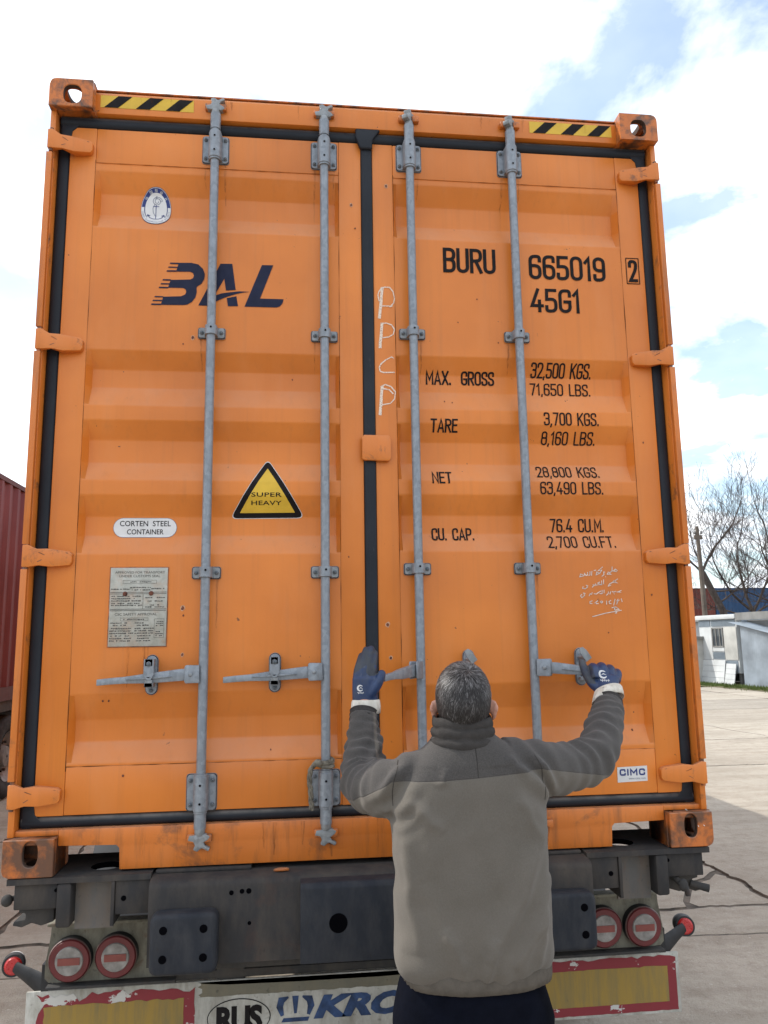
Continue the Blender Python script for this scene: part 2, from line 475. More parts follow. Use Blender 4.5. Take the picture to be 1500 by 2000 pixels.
for k in range(len(YJ) - 1):
    for i in range(len(XJ) - 1):
        g = 0.004 + 0.007 * rs.random()
        ya, yb, xa, xb = YJ[k], YJ[k + 1], XJ[i], XJ[i + 1]
        near = -7 < xa < 9 and ya < 9
        n = 120 if near else 14
        mat = rs.choice([M['concrete'], M['concrete'], M['concrete_b'], M['concrete_c']])
        lift = rs.uniform(-0.012, 0.0)
        bot = edge(lambda x: (x, jy(k, x) + g), xa + g + .02, xb - g - .02, n)
        rgt = edge(lambda y: (jx(i + 1, y) - g, y), ya + g + .02, yb - g - .02, n // 2)
        top = edge(lambda x: (x, jy(k + 1, x) - g), xb - g - .02, xa + g + .02, n)
        lft = edge(lambda y: (jx(i, y) + g, y), yb - g - .02, ya + g + .02, n // 2)
        if k == 3 and XJ[i] < 0 < XJ[i + 1]:                       # this slab has broken along its far edge
            def ck(x): return 2.19 + 0.05 * noise.noise((x * 1.3, 8, 2)) + 0.03 * noise.noise((x * 6, 3, 2))
            c1 = edge(lambda x: (x, ck(x) - .012), xb - .05, xa + .05, n)
            c2 = edge(lambda x: (x, ck(x) + .012), xa + .05, xb - .05, n)
            slab(bot + [p for p in rgt if p[1] < 2.1] + c1 + [p for p in lft if p[1] < 2.1], mat, lift)
            slab(c2 + top, mat, lift - 0.004)
        elif k == 4 and XJ[i] < 0 < XJ[i + 1]:                     # corner broken off near the trailer
            a = (2.30, jy(4, 2.30)); 
            cr_ = [(2.72, 3.22), (2.87, 3.25), (2.98, 3.31), (3.04, 3.36)]
            p0 = (2.45, jy(4, 2.45))
            crk = [(2.46, 2.78), (2.60, 3.02), (2.72, 3.19), (2.88, 3.27), (3.0, 3.40)]
            main = [p for p in bot if p[0] < 2.42] + [(x - .012, y + .012) for x, y in crk] + [p for p in rgt if p[1] > 3.45] + top + lft
            slab(main, mat, lift)
            slab([(x + .012, y - .012) for x, y in crk][::-1] + [p for p in bot if p[0] > 2.5] + [p for p in rgt if p[1] < 3.33], mat, lift - 0.006)
        else:
            slab(bot + rgt + top + lft, mat, lift)

# ------------------------------------------------------------------ the orange container
CZ = 1.09
H = 2.896
HW = 1.219
LEN = 12.192
def corrugated_wall(name, parent, mat, x, side, y0, y1, z0, z1, inward, pitch=0.278, depth=0.036):
    """long side wall: trapezoid ribs; x is the outer face, inward points to the inside"""
    m = MB()
    prof = []
    y = y0
    prof.append((y0, 0.0))
    while y + pitch < y1:
        prof += [(y + 0.072, 0.0), (y + 0.072 + 0.068, depth), (y + 0.072 + 0.068 + 0.070, depth), (y + pitch, 0.0)]
        y += pitch
    prof.append((y1, 0.0))
    vs = []
    for (yy, d) in prof:
        vs += [(x + inward * d, yy, z0), (x + inward * d, yy, z1)]
    m.add(vs, [(2 * i, 2 * i + 2, 2 * i + 3, 2 * i + 1) for i in range(len(prof) - 1)])
    return m.build(name, mat, parent, smooth=20)

def casting(parent, sx, top, y0, mat, mhole, hole=(0.033, 0.040)):
    """hollow ISO corner fitting with apertures in end, side and top/bottom"""
    t = 0.024
    xo = sx * HW
    x0, x1 = (xo, xo - sx * 0.162) if sx < 0 else (xo - 0.162, xo)
    xa, xb = min(x0, x1), max(x0, x1)
    z0, z1 = (H - 0.118, H) if top else (0.0, 0.118)
    ya, yb = y0, y0 + 0.178
    hx = xa + 0.087 if sx < 0 else xb - 0.083
    hz = z1 - 0.065 if top else z0 + 0.072
    m = MB()
    m.plate_hole(xa, xb, z0, z1, ya, ya + t, hx, hz, hole[0], hole[1], n=56, axis='y', mh=1)
    m.box(xa, xb, yb - t, yb, z0, z1)
    xs0, xs1 = (xa, xa + t) if sx < 0 else (xb - t, xb)
    m.plate_hole(ya + t, yb - t, z0, z1, xs0, xs1, (ya + yb) / 2 - 0.004, (z0 + z1) / 2, 0.036, 0.030, axis='x', mh=1)
    xi0, xi1 = (xb - t, xb) if sx < 0 else (xa, xa + t)
    m.box(xi0, xi1, ya + t, yb - t, z0, z1, 0)
    xm0, xm1 = min(xs1, xi1) if False else xa + t, xb - t
    zt0, zt1 = (z1 - t, z1) if top else (z0, z0 + t)
    m.plate_hole(xm0, xm1, ya + t, yb - t, zt0, zt1, (xm0 + xm1) / 2, (ya + yb) / 2, 0.032, 0.056, axis='z', mh=1)
    zb0, zb1 = (z0, z0 + t) if top else (z1 - t, z1)
    m.box(xm0, xm1, ya + t, yb - t, zb0, zb1)
    r_ = 0.026                                            # outer long edge is rounded
    cx_, cz_ = xo - sx * r_, (z1 - r_ if top else z0 + r_)
    sz = 1 if top else -1
    nv = []
    for p in m.v:
        dx, dz = (p[0] - cx_) * sx, (p[2] - cz_) * sz
        if dx > 0 and dz > 0 and math.hypot(dx, dz) > r_:
            h_ = math.hypot(dx, dz); p = (cx_ + sx * dx / h_ * r_, p[1], cz_ + sz * dz / h_ * r_)
        nv.append(p)
    m.v = nv
    return m.build('corner_casting', [mat, mhole], parent, smooth=30, weld=True, recalc=True, bevel=0.0025, seg=1)

M['casting_hole'] = grimy_steel('casting_bore', (0.07, 0.045, 0.035), (0.10, 0.06, 0.04), (0.09, 0.04, 0.02), 0.6, 0.9, 0.6, 3)

container = thing('shipping_container', 'tall orange freight container with closed rear doors and galvanised lock rods', 'container', (0, 0, CZ))
for sx in (-1, 1):
    casting(container, sx, True, 0.0, M['orange_casting'], M['casting_hole'], (0.034, 0.039))
    casting(container, sx, False, 0.0, M['orange_casting_low'], M['casting_hole'], (0.0245, 0.040))
    casting(container, sx, True, LEN - 0.178, M['orange_casting'], M['casting_hole'])
    casting(container, sx, False, LEN - 0.178, M['orange_casting_low'], M['casting_hole'])
    corrugated_wall('side_wall', container, M['orange'], sx * (HW - 0.012), sx, 0.178, LEN - 0.178, 0.16, H - 0.06, -sx)
    b = MB(); b.box(*sorted((sx * HW, sx * (HW - 0.05))), 0.178, LEN - 0.178, 0.02, 0.17); b.build('side_rail', M['orange_sill'], container, bevel=0.004)
    b = MB(); b.box(*sorted((sx * (HW - 0.004), sx * (HW - 0.06))), 0.178, LEN - 0.178, H - 0.07, H - 0.012); b.build('side_rail', M['orange'], container, bevel=0.004)
b = MB(); b.box(-HW + .05, HW - .05, 0.16, LEN - 0.05, H - 0.045, H - 0.025); b.build('roof', M['orange'], container)
b = MB(); b.box(-HW + .05, HW - .05, 0.16, LEN - 0.05, 0.13, 0.165); b.build('floor_deck', M['chassis_dark'], container)
b = MB(); b.box(-HW + .03, HW - .03, LEN - 0.05, LEN - 0.01, 0.12, H - 0.12); b.build('end_wall', M['orange'], container)
# underframe cross-members
for k in range(12):
    b = MB(); b.box(-HW + .05, HW - .05, 0.9 + k * 0.95, 0.9 + k * 0.95 + 0.05, 0.02, 0.129); b.build('cross_member', M['chassis_dark'], container)

# rear frame: posts, header, sill
for sx in (-1, 1):
    b = MB()
    prof = [(1.217, 0.030), (1.217, 0.172), (1.150, 0.172), (1.150, 0.128), (1.1955, 0.122), (1.1955, 0.030)]
    b.prism([(sx * p[0], p[1]) for p in prof], 'z', 0.1185, H - 0.1185)
    b.build('corner_post', M['orange_hinge'], container, bevel=0.003)
    # proud strips between the hinges (outer flange of the post)
    for z0, z1 in ((0.30, 1.005), (1.092, 1.797), (1.892, 2.590)):
        b = MB()
        b.prism([(sx * p[0], p[1]) for p in ((1.2185, 0.010), (1.2185, 0.060), (1.2172, 0.060), (1.2172, 0.0295), (1.1975, 0.0295), (1.1975, 0.010))], 'z', z0, z1)
        b.build('post_flange', M['orange_casting'] if False else M['orange_sill'], container, bevel=0.002)
hb = MB()
hb.prism([(0.042, 2.784), (0.042, 2.868), (0.050, 2.879), (0.118, 2.884), (0.158, 2.874), (0.158, 2.84), (0.125, 2.84), (0.125, 2.784)], 'x', -1.058, 1.058)
hb.build('door_header', M['orange'], container, bevel=0.003)
# thin lip along the header's top edge
b = MB(); b.box(-1.056, 1.056, 0.047, 0.12, 2.8845, 2.8895); b.build('header_lip', M['orange_casting'], container)
sb = MB()
# sill: deep in the middle, cut away beside the bottom castings
sill_poly = [(-1.056, 0.137), (-1.056, 0.086), (-0.868, 0.082), (-0.858, 0.072), (-0.855, 0.004), (0.855, 0.004), (0.858, 0.072), (0.868, 0.082), (1.056, 0.086), (1.056, 0.137)]
def concave_prism(m, poly, y0, y1, mi=0):
    n = len(poly)
    vs = [(p[0], y0, p[1]) for p in poly] + [(p[0], y1, p[1]) for p in poly]
    m.add(vs, [tuple(range(n)), tuple(range(2 * n - 1, n - 1, -1))] + [(i, (i + 1) % n, n + (i + 1) % n, n + i) for i in range(n)], mi)
concave_prism(sb, sill_poly, 0.040, 0.052)
sb.box(-1.056, 1.056, 0.0525, 0.150, 0.100, 0.1365)
sb.box(-1.1950, -1.0565, 0.0400, 0.148, 0.1195, 0.1365)
sb.box(1.0565, 1.1950, 0.0400, 0.148, 0.1195, 0.1365)
sb.box(-0.853, 0.853, 0.0525, 0.150, 0.012, 0.020)
sb.build('door_sill', M['orange_sill'], container, recalc=True, bevel=0.002)

# ------------------------------------------------------------------ doors
YF = 0.065                    # face of the door frame
CORR = [(2.563, 2.482, 2.395, 2.323), (1.834, 1.768, 1.698, 1.617), (1.563, 1.495, 1.409, 1.336), (1.283, 1.208, 1.137, 1.065), (0.578, 0.488, 0.414, 0.345)]
BREAKS = sorted([z + e for c in CORR for z in c for e in (-.005, -.0025, 0, .0025, .005)])
DEP = 0.036
def corr_depth(z):                      # pressed bends are rounded
    return sum(corr_raw(z + e) for e in (-.0044, -.0033, -.0022, -.0011, 0, .0011, .0022, .0033, .0044)) / 9
def corr_raw(z):
    for a, b2, c, d in CORR:
        if d <= z <= a:
            if z >= b2: return DEP * (a - z) / (a - b2)
            if z >= c: return DEP
            return DEP * (z - d) / (c - d)
    return 0.0
def panel_y(x, z, dz):
    ax = abs(x)
    f = 1.0
    if ax > 1.034: f = max(0, (1.052 - ax) / 0.018)
    if ax < 0.124: f = max(0, (ax - 0.108) / 0.016)
    if ax > 1.05 or ax < 0.11 or z > 2.588 or z < 0.335: return YF
    return YF + 0.003 + corr_depth(z - dz) * f

def drape(me, dz, off):
    """lay a flat decal mesh (x, ?, z) on the corrugated panel"""
    bm = bmesh.new(); bm.from_mesh(me)
    zs = [v.co.z for v in bm.verts]
    for zb in [b_ + dz for b_ in BREAKS]:
        if min(zs) < zb < max(zs):
            bmesh.ops.bisect_plane(bm, geom=bm.verts[:] + bm.edges[:] + bm.faces[:], plane_co=(0, 0, zb), plane_no=(0, 0, 1), dist=1e-5)
    for v in bm.verts:
        v.co.y = panel_y(v.co.x, v.co.z, dz) - off + v.co.y
    bm.to_mesh(me); bm.free()
    me.update()

def sheet(name, polys, mat, parent, dz, off, on_panel=True, y=None):
    """flat printed shape: list of 2-D polygons (x, z)"""
    m = MB()
    for i, p in enumerate(polys):
        ar = sum(p[j][0] * p[(j + 1) % len(p)][1] - p[(j + 1) % len(p)][0] * p[j][1] for j in range(len(p)))
        if ar < 0: p = p[::-1]
        m.add([(q[0], -0.00012 * (i % 6), q[1]) for q in p], [tuple(range(len(p)))])
    o = m.build(name, mat, parent, smooth=0)
    bm = bmesh.new(); bm.from_mesh(o.data)
    bmesh.ops.triangulate(bm, faces=[f for f in bm.faces if len(f.verts) > 4], ngon_method='EAR_CLIP')
    bm.to_mesh(o.data); bm.free()
    if on_panel: drape(o.data, dz, off)
    else:
        for v in o.data.vertices: v.co.y += y - off
    return o

# --- stroke lettering (condensed, even stroke, like stencilled container marks)
G = {
 'B': (.46, [[(0,0),(0,1),(1,1,1),(1,.53,1),(0,.53)], [(0,.53),(1,.53,1),(1,0,1),(0,0)]]),
 'U': (.46, [[(0,1),(0,0,1),(1,0,1),(1,1)]]),
 'R': (.46, [[(0,0),(0,1),(1,1,1),(1,.5,1),(0,.5)], [(.45,.5),(1,0)]]),
 '0': (.44, [[(0,0.5),(0,1,1),(1,1,1),(1,0,1),(0,0,1),(0,.5)]]),
 'O': (.46, [[(0,0.5),(0,1,1),(1,1,1),(1,0,1),(0,0,1),(0,.5)]]),
 '1': (.22, [[(0,.80),(.75,1),(.75,0)]]),
 '2': (.44, [[(0,.76),(0,1,1),(1,1,1),(1,.62,1),(0.02,0),(1,0)]]),
 '3': (.44, [[(0,.80),(0,1,1),(1,1,1),(1,.53,1),(.4,.53)], [(.4,.53),(1,.53,1),(1,0,1),(0,0,1),(0,.2)]]),
 '4': (.48, [[(.6,1),(0,.24),(1,.24)], [(.74,.46),(.74,0)]]),
 '5': (.44, [[(.95,1),(.06,1),(.03,.56),(1,.58,1),(1,0,1),(0,0,1),(0,.2)]]),
 '6': (.44, [[(1,.80),(1,1,1),(0,1,1),(0,0,1),(1,0,1),(1,.56,1),(0,.56)]]),
 '7': (.42, [[(0,1),(1,1),(.35,0)]]),
 '8': (.44, [[(.5,.53),(0.04,.53,1),(0.04,1,1),(.96,1,1),(.96,.53,1),(.5,.53)], [(.5,.53),(0,.53,1),(0,0,1),(1,0,1),(1,.53,1),(.5,.53)]]),
 '9': (.44, [[(0,.2),(0,0,1),(1,0,1),(1,1,1),(0,1,1),(0,.44,1),(1,.44)]]),
 'G': (.46, [[(1,.76),(1,1,1),(0,1,1),(0,0,1),(1,0,1),(1,.46),(.5,.46)]]),
 'M': (.56, [[(0,0),(0,1),(.5,.35),(1,1),(1,0)]]),
 'A': (.50, [[(0,0),(.5,1),(1,0)], [(.2,.28),(.8,.28)]]),
 'X': (.48, [[(0,0),(1,1)], [(0,1),(1,0)]]),
 'S': (.44, [[(1,.78),(1,1,1),(0,1,1),(0,.56,1),(1,.47,1),(1,0,1),(0,0,1),(0,.22)]]),
 'T': (.46, [[(0,1),(1,1)], [(.5,1),(.5,0)]]),
 'E': (.40, [[(1,1),(0,1),(0,0),(1,0)], [(0,.52),(.85,.52)]]),
 'N': (.48, [[(0,0),(0,1),(1,0),(1,1)]]),
 'C': (.44, [[(1,.74),(1,1,1),(0,1,1),(0,0,1),(1,0,1),(1,.26)]]),
 'P': (.44, [[(0,0),(0,1),(1,1,1),(1,.46,1),(0,.46)]]),
 'K': (.46, [[(0,0),(0,1)], [(1,1),(0,.42)], [(.32,.6),(1,0)]]),
 'L': (.38, [[(0,1),(0,0),(1,0)]]),
 'F': (.40, [[(0,0),(0,1),(1,1)], [(0,.52),(.85,.52)]]),
 'I': (.001, [[(0,0),(0,1)]]),
 '.': (.06, [[(0,0),(0,.055)]]),
 ',': (.06, [[(.3,.04),(-.6,-.14)]]),
}
def fillet(pts, w, h, r):
    P2 = [(p[0] * w, p[1] * h, len(p) > 2) for p in pts]
    res = []
    for i, p in enumerate(P2):
        if not p[2] or i in (0, len(P2) - 1):
            res.append((p[0], p[1])); continue
        a = Vector(P2[i - 1][:2]); b_ = Vector(p[:2]); c = Vector(P2[i + 1][:2])
        la, lc = (a - b_).length, (c - b_).length
        q = min(r, la * 0.5, lc * 0.5)
        s = b_ + (a - b_).normalized() * q; e = b_ + (c - b_).normalized() * q
        for t in (0, .2, .4, .6, .8, 1):
            k = s * (1 - t) ** 2 + b_ * 2 * t * (1 - t) * 0.92 + (s + e) * (t * (1 - t) * 0.08) + e * t ** 2
            res.append((k.x, k.y))
    return res
def ribbon(pts, hw):
    """strip of quads with mitred joints; pts 2-D"""
    P2 = [Vector(p) for p in pts]
    P2 = [p for i, p in enumerate(P2) if i == 0 or (p - P2[i - 1]).length > 1e-6]
    n = len(P2)
    w_ = hw if hasattr(hw, '__len__') else [hw] * n
    Lf, Rt = [], []
    for i in range(n):
        d0 = (P2[i] - P2[i - 1]).normalized() if i > 0 else None
        d1 = (P2[i + 1] - P2[i]).normalized() if i < n - 1 else None
        if d0 is None: d0 = d1
        if d1 is None: d1 = d0
        n0 = Vector((-d0.y, d0.x)); n1_ = Vector((-d1.y, d1.x))
        b_ = n0 + n1_
        b_ = b_.normalized() if b_.length > 1e-4 else n0
        k = min(2.2, 1 / max(0.3, b_.dot(n0)))
        Lf.append(P2[i] + b_ * w_[i] * k); Rt.append(P2[i] - b_ * w_[i] * k)
    return [[tuple(Lf[i]), tuple(Rt[i]), tuple(Rt[i + 1]), tuple(Lf[i + 1])] for i in range(n - 1)]
def lettering(name, text, x0, x1, z0, z1, parent, dz, stroke=0.145, mat='ink', gap=0.17, space=0.5, off=0.0016):
    h = z1 - z0
    t = stroke * h
    adv = 0.0; items = []
    for ch in text:
        if ch == ' ': adv += space; continue
        w = G[ch][0]; items.append((ch, adv, w)); adv += w + stroke * 0.35 + gap
    adv -= gap + stroke * 0.35
    sx = (x1 - x0 - t) / adv
    polys = []; lay = 0
    quads = []
    for ch, a, w in items:
        for si, st in enumerate(G[ch][1]):
            pts = fillet(st, w * sx, h - t, 0.23 * h)
            pts = [(x0 + t / 2 + a * sx + p[0], z0 + t / 2 + p[1]) for p in pts]
            e0 = Vector(pts[0]) - Vector(pts[1]); e1 = Vector(pts[-1]) - Vector(pts[-2])
            if len(st[0]) == 2:
                pts[0] = tuple(Vector(pts[0]) + e0.normalized() * t / 2 * (1 if ch != '0' and ch != 'O' else 0)); pts[-1] = tuple(Vector(pts[-1]) + e1.normalized() * t / 2 * (1 if ch not in '0O8' else 0))
            quads += [(q, si, j) for j, q in enumerate(ribbon(pts, t / 2))]
    m = MB()
    for q, si, j in quads:
        m.add([(p[0], -0.0003 * si - 0.00003 * (j + (k > 1)), p[1]) for k, p in enumerate(q)], [(0, 1, 2, 3)])
    o = m.build(name, M[mat], parent, smooth=0, recalc=False)
    drape(o.data, dz, off)
    return o
def font_polys(text, shear=0.0, offset=0.0, spacing=1.0):
    cu = bpy.data.curves.new('tmp', 'FONT')
    cu.body = text; cu.shear = shear; cu.offset = offset; cu.space_character = spacing
    cu.resolution_u = 3
    ob = bpy.data.objects.new('tmp', cu); COL.objects.link(ob)
    bpy.context.view_layer.update()
    dg = bpy.context.evaluated_depsgraph_get()
    me = bpy.data.meshes.new_from_object(ob.evaluated_get(dg))
    bpy.data.objects.remove(ob)
    return me
def print_text(name, text, x0, x1, z0, z1, mat, parent, place, shear=0.0, offset=0.0, spacing=1.0):
    """typeset text squeezed into a box; place(mesh) lays it on its surface"""
    me = font_polys(text, shear, offset, spacing)
    xs = [v.co.x for v in me.vertices]; ys = [v.co.y for v in me.vertices]
    ax, bx = min(xs), max(xs); ay, by = min(ys), max(ys)
    for v in me.vertices:
        x, y = v.co.x, v.co.y
        v.co = (x0 + (x - ax) / (bx - ax) * (x1 - x0), 0.0, z0 + (y - ay) / (by - ay) * (z1 - z0))
    me.materials.clear(); me.materials.append(M[mat])
    place(me)
    o = bpy.data.objects.new(name, me)
    return link(o, parent)
def strokes(name, lines, hw, mat, parent, place, jitter=0.0):
    m = MB(); r = random.Random(5)
    for i, ln in enumerate(lines):
        for q in ribbon(ln, hw[i] if isinstance(hw, (list, tuple)) else hw):
            m.add([(p[0] + r.uniform(-jitter, jitter), -0.00015 * (i % 7), p[1] + r.uniform(-jitter, jitter)) for p in q], [(0, 1, 2, 3)])
    o = m.build(name, M[mat], parent, smooth=0)
    place(o.data)
    return o

def hexbolt(m, x, y, z, r, mi):
    m.cyl((x, y, z), (x, y - 0.006, z), r, r * 0.92, 6, mi)
    m.cyl((x, y - 0.006, z), (x, y - 0.011, z), r * 0.55, r * 0.5, 8, mi)

M['seam_rust'] = plain('seam_rust', (.075, .026, .012), .9, 0, .5, 20, .1)
def make_door(sx):
    """sx -1: left leaf, +1: right leaf"""
    dz = -0.003 if sx < 0 else 0.004
    zb = -0.010 if sx < 0 else 0.010                     # the leaves hang slightly unevenly
    xo, xi = 1.148, (0.020 if sx < 0 else 0.026)
    X = lambda a: sx * a
    # corrugated panel
    m = MB()
    xs = [1.052, 1.034, 0.60, 0.124, 0.108]
    zs = sorted(set([0.33, 2.592] + [z + dz for z in BREAKS]))
    vs = [(X(a), panel_y(X(a), z, dz) if 0.335 < z < 2.588 else YF + 0.003, z) for z in zs for a in xs]
    nx = len(xs)
    fs = [(i * nx + j, i * nx + j + 1, (i + 1) * nx + j + 1, (i + 1) * nx + j) for i in range(len(zs) - 1) for j in range(nx - 1)]
    if sx > 0: fs = [f[::-1] for f in fs]
    m.add(vs, fs)
    door = m.build('door', M['orange'], container, smooth=22)
    # frame: four members
    def member(name, poly_or_box, bevel=0.003):
        q = MB()
        if len(poly_or_box) == 4:
            x0, x1, z0, z1 = poly_or_box
            q.box(min(X(x0), X(x1)), max(X(x0), X(x1)), YF, YF + 0.062, z0, z1)
        return q.build(name, M['orange'], door, bevel=bevel)
    member('stile', (xo, 1.0505, 0.176, 2.734))
    member('stile', (0.1095, xi, 0.176, 2.734))
    member('rail', (1.050, 0.110, 2.588, 2.733))
    member('rail', (1.050, 0.110, 0.177, 0.3345))
    # thin rusty seam where panel and frame meet
    rg = random.Random(40 + sx)
    q = MB()
    def seam(a, b_):
        n = 70; w = []
        P_ = []
        for k in range(n + 1):
            t = k / n; P_.append((a[0] + (b_[0] - a[0]) * t, a[1] + (b_[1] - a[1]) * t)); w.append(max(.00025, .0004 + .0014 * noise.noise((k * .35, a[0] * 9, a[1] * 5 + sx))))
        for r4 in ribbon(P_, w): q.add([(p[0], YF - .0009, p[1]) for p in r4], [(0, 1, 2, 3)])
    seam((X(1.0502), .32), (X(1.0502), 2.60)); seam((X(.1098), .32), (X(.1098), 2.60)); seam((X(1.050), 2.5882), (X(.110), 2.5882)); seam((X(1.050), .3343), (X(.110), .3343))
    q.build('seam', M['seam_rust'], door, smooth=0)
    # back sheet so that the leaf is a closed body
    q = MB(); q.box(min(X(1.14), X(0.03)), max(X(1.14), X(0.03)), 0.1275, 0.134, 0.18, 2.73); q.build('inner_lining', M['orange_sill'], door)
    # gasket: rounded strip round the leaf
    def strip(x0, x1, z0, z1, y=0.072, vertical=True):
        q = MB()
        a, b_ = (min(X(x0), X(x1)), max(X(x0), X(x1)))
        n = 6
        if vertical:
            pr = [(a + (b_ - a) * t / n, y + 0.010 - 0.010 * math.sin(PI * t / n) ** 0.35) for t in range(n + 1)]
            pr = [(a, y + 0.045)] + pr + [(b_, y + 0.045)]
            q.prism(pr, 'z', z0, z1)
        else:
            pr = [(y + 0.014 - 0.014 * math.sin(PI * t / n) ** 0.45, z0 + (z1 - z0) * t / n) for t in range(n + 1)]
            pr = [(y + 0.045, z0)] + pr + [(y + 0.045, z1)]
            q.prism(pr, 'x', a, b_)
        return q.build('gasket', M['rubber'], door, smooth=50)
    strip(1.1475, 1.1945, 0.140, 2.778, y=0.067)
    strip(1.186, 0.0 if sx < 0 else 0.027, 2.7355, 2.783, y=0.058, vertical=False)
    strip(1.186, 0.0 if sx < 0 else 0.027, 0.1375, 0.1745, y=0.062, vertical=False)
    # corner pads of the gasket
    for zc in (2.712, 0.186):
        sg = 1 if zc > 1 else -1
        q = MB(); q.prism([(X(1.182), zc - .03 * sg), (X(1.182), zc + .03 * sg), (X(1.118), zc + .03 * sg), (X(1.128), zc + .018 * sg), (X(1.142), zc + .004 * sg), (X(1.147), zc - .03 * sg)], 'y', YF - 0.003, YF + 0.03)
        q.build('gasket', M['rubber'], door, bevel=0.002, recalc=True)
    # hinges
    for hz in (2.643, 1.842, 1.049, 0.249):
        q = MB()
        pr = [(1.2165, hz + .040), (1.200, hz + .042), (1.172, hz + .028), (1.140, hz + .030), (1.070, hz + .021), (1.0585, hz + .012), (1.0585, hz - .017), (1.066, hz - .028), (1.125, hz - .034), (1.165, hz - .030), (1.196, hz - .037), (1.2165, hz - .036)]
        yy = lambda x: 0.008 if x > 1.195 else (0.020 if x > 1.16 else (0.030 if x > 1.12 else 0.041))
        n = len(pr)
        vs = [(X(p[0]), yy(p[0]), p[1]) for p in pr] + [(X(p[0]), 0.0655 if p[0] < 1.15 else 0.030, p[1]) for p in pr]
        # front made of strips so that it bends cleanly
        top = pr[:6]; bot = pr[6:][::-1]
        fr = []
        for i in range(5):
            fr.append((i, i + 1, n - 2 - i, n - 1 - i))
        fs = fr + [tuple(n + j for j in f[::-1]) for f in fr] + [(i, n + i, n + (i + 1) % n, (i + 1) % n) for i in range(n)]
        q.add(vs, fs)
        q.build('hinge', M['orange_hinge'], door, bevel=0.0022, recalc=True)
        q = MB(); q.cyl((X(1.2055), 0.020, hz - .0445), (X(1.2055), 0.020, hz + .0495), 0.0078, None, 12)
        q.build('hinge_pin', M['orange_casting_low'], door, smooth=40)
        # weld cross scored on the blade
        q = MB()
        for a, b_ in (((1.165, hz + .016), (1.118, hz - .012)), ((1.168, hz - .018), (1.112, hz + .012)), ((1.11, hz + .019), (1.072, hz + .014))):
            for r4 in ribbon([(X(a[0]), a[1]), (X((a[0] + b_[0]) / 2), (a[1] + b_[1]) / 2 + .002), (X(b_[0]), b_[1])], 0.0011):
                q.add([(p[0], yy(abs(p[0])) - 0.0016, p[1]) for p in r4], [(0, 1, 2, 3)])
        q.build('weld_mark', M['orange_casting_low'], door, smooth=0)
    # lock rods
    rods = (0.594, 0.168) if sx < 0 else (0.175, 0.595)
    for ri, bx in enumerate(rods):
        bx = X(bx)
        yr = 0.032
        q = MB()
        q.cyl((bx, yr, 0.150), (bx, yr, 2.790), 0.0165, None, 20)
        q.cyl((bx, yr, 0.125), (bx, yr, 0.205), 0.0205, 0.0195, 18)
        q.cyl((bx, yr, 2.735), (bx, yr, 2.800), 0.0195, 0.0205, 18)
        q.build('lock_rod', M['galv'], door, smooth=40)
        # cam ends
        for top in (True, False):
            zc = 2.828 if top else 0.093
            s = 1 if top else -1
            q = MB()
            q.cyl((bx, yr, zc - s * 0.034), (bx, yr, zc - s * 0.010), 0.019, 0.017, 14)
            tw = 0.0 if sx < 0 else 0.9
            i0 = len(q.v)
            q.prism([(-.034, -.012), (-.038, .004), (-.020, .008), (-.014, .020), (-.020, .034), (-.006, .040), (.006, .030), (.012, .030), (.030, .040), (.036, .030), (.020, .022), (.014, .012), (.030, .002), (.036, -.008), (.020, -.016)], 'y', -0.013, 0.014)
            q.v[i0:] = [(p[0], p[1], p[2] * s) for p in q.v[i0:]]
            q.xform(Matrix.Translation((bx, yr, zc)) @ Matrix.Rotation(tw * (1 if ri else 1.1), 4, 'Z'), i0)
            q.build('cam_end', M['galv_dull'], door, bevel=0.003, recalc=True)
            for k in (-1, 1):
                q = MB()
                q.box(bx + k * 0.027 - 0.014, bx + k * 0.027 + 0.014, 0.021, 0.0415, zc - 0.012, zc + 0.014)
                q.build('cam_keeper', M['orange_casting'], door, bevel=0.004)
        # big bearing brackets near both ends
        for zc, hh in ((2.669 + zb * .5, 0.058), (0.241 + zb * .3, 0.060)):
            q = MB()
            def rrect(cx, cz, a, b_, r=0.010):
                pts = []
                for ex, ez, a0 in ((1, 1, 0), (-1, 1, 90), (-1, -1, 180), (1, -1, 270)):
                    for t in (0, 45, 90):
                        an = math.radians(a0 + t)
                        pts.append((cx + ex * (a - r) + r * math.cos(an), cz + ez * (b_ - r) + r * math.sin(an)))
                return pts
            q.prism(rrect(bx, zc, 0.0525, hh + 0.002), 'y', YF - 0.0042, YF - 0.0005, 2)
            q.prism(rrect(bx, zc, 0.049, hh - 0.001), 'y', YF - 0.010, YF - 0.004, 0)
            # saddle over the rod
            arc = [(bx - 0.027, YF - 0.009)] + [(bx + 0.0245 * math.cos(t), yr - 0.001 - 0.0245 * math.sin(t)) for t in [PI - PI * k / 10 for k in range(11)]] + [(bx + 0.027, YF - 0.009)]
            q.prism(arc, 'z', zc - hh * 0.94, zc + hh * 0.94, 0)
            for k in (-1, 1):
                q.cyl((bx, yr, zc + k * hh * 0.97 - .006), (bx, yr, zc + k * hh * 0.97 + .006), 0.0225, None, 16, 0)
                q.cyl((bx, yr - 0.0230, zc + k * 0.030), (bx, yr - 0.0268, zc + k * 0.030), 0.0052, None, 10, 3)
                for e in (-1, 1): hexbolt(q, bx + e * 0.038, YF - 0.010, zc + k * 0.040, 0.0085, 1)
            q.build('rod_bracket', [M['galv'], M['bolt'], M['rubber'], M['hole']], door, smooth=40, bevel=0.0012, seg=1)
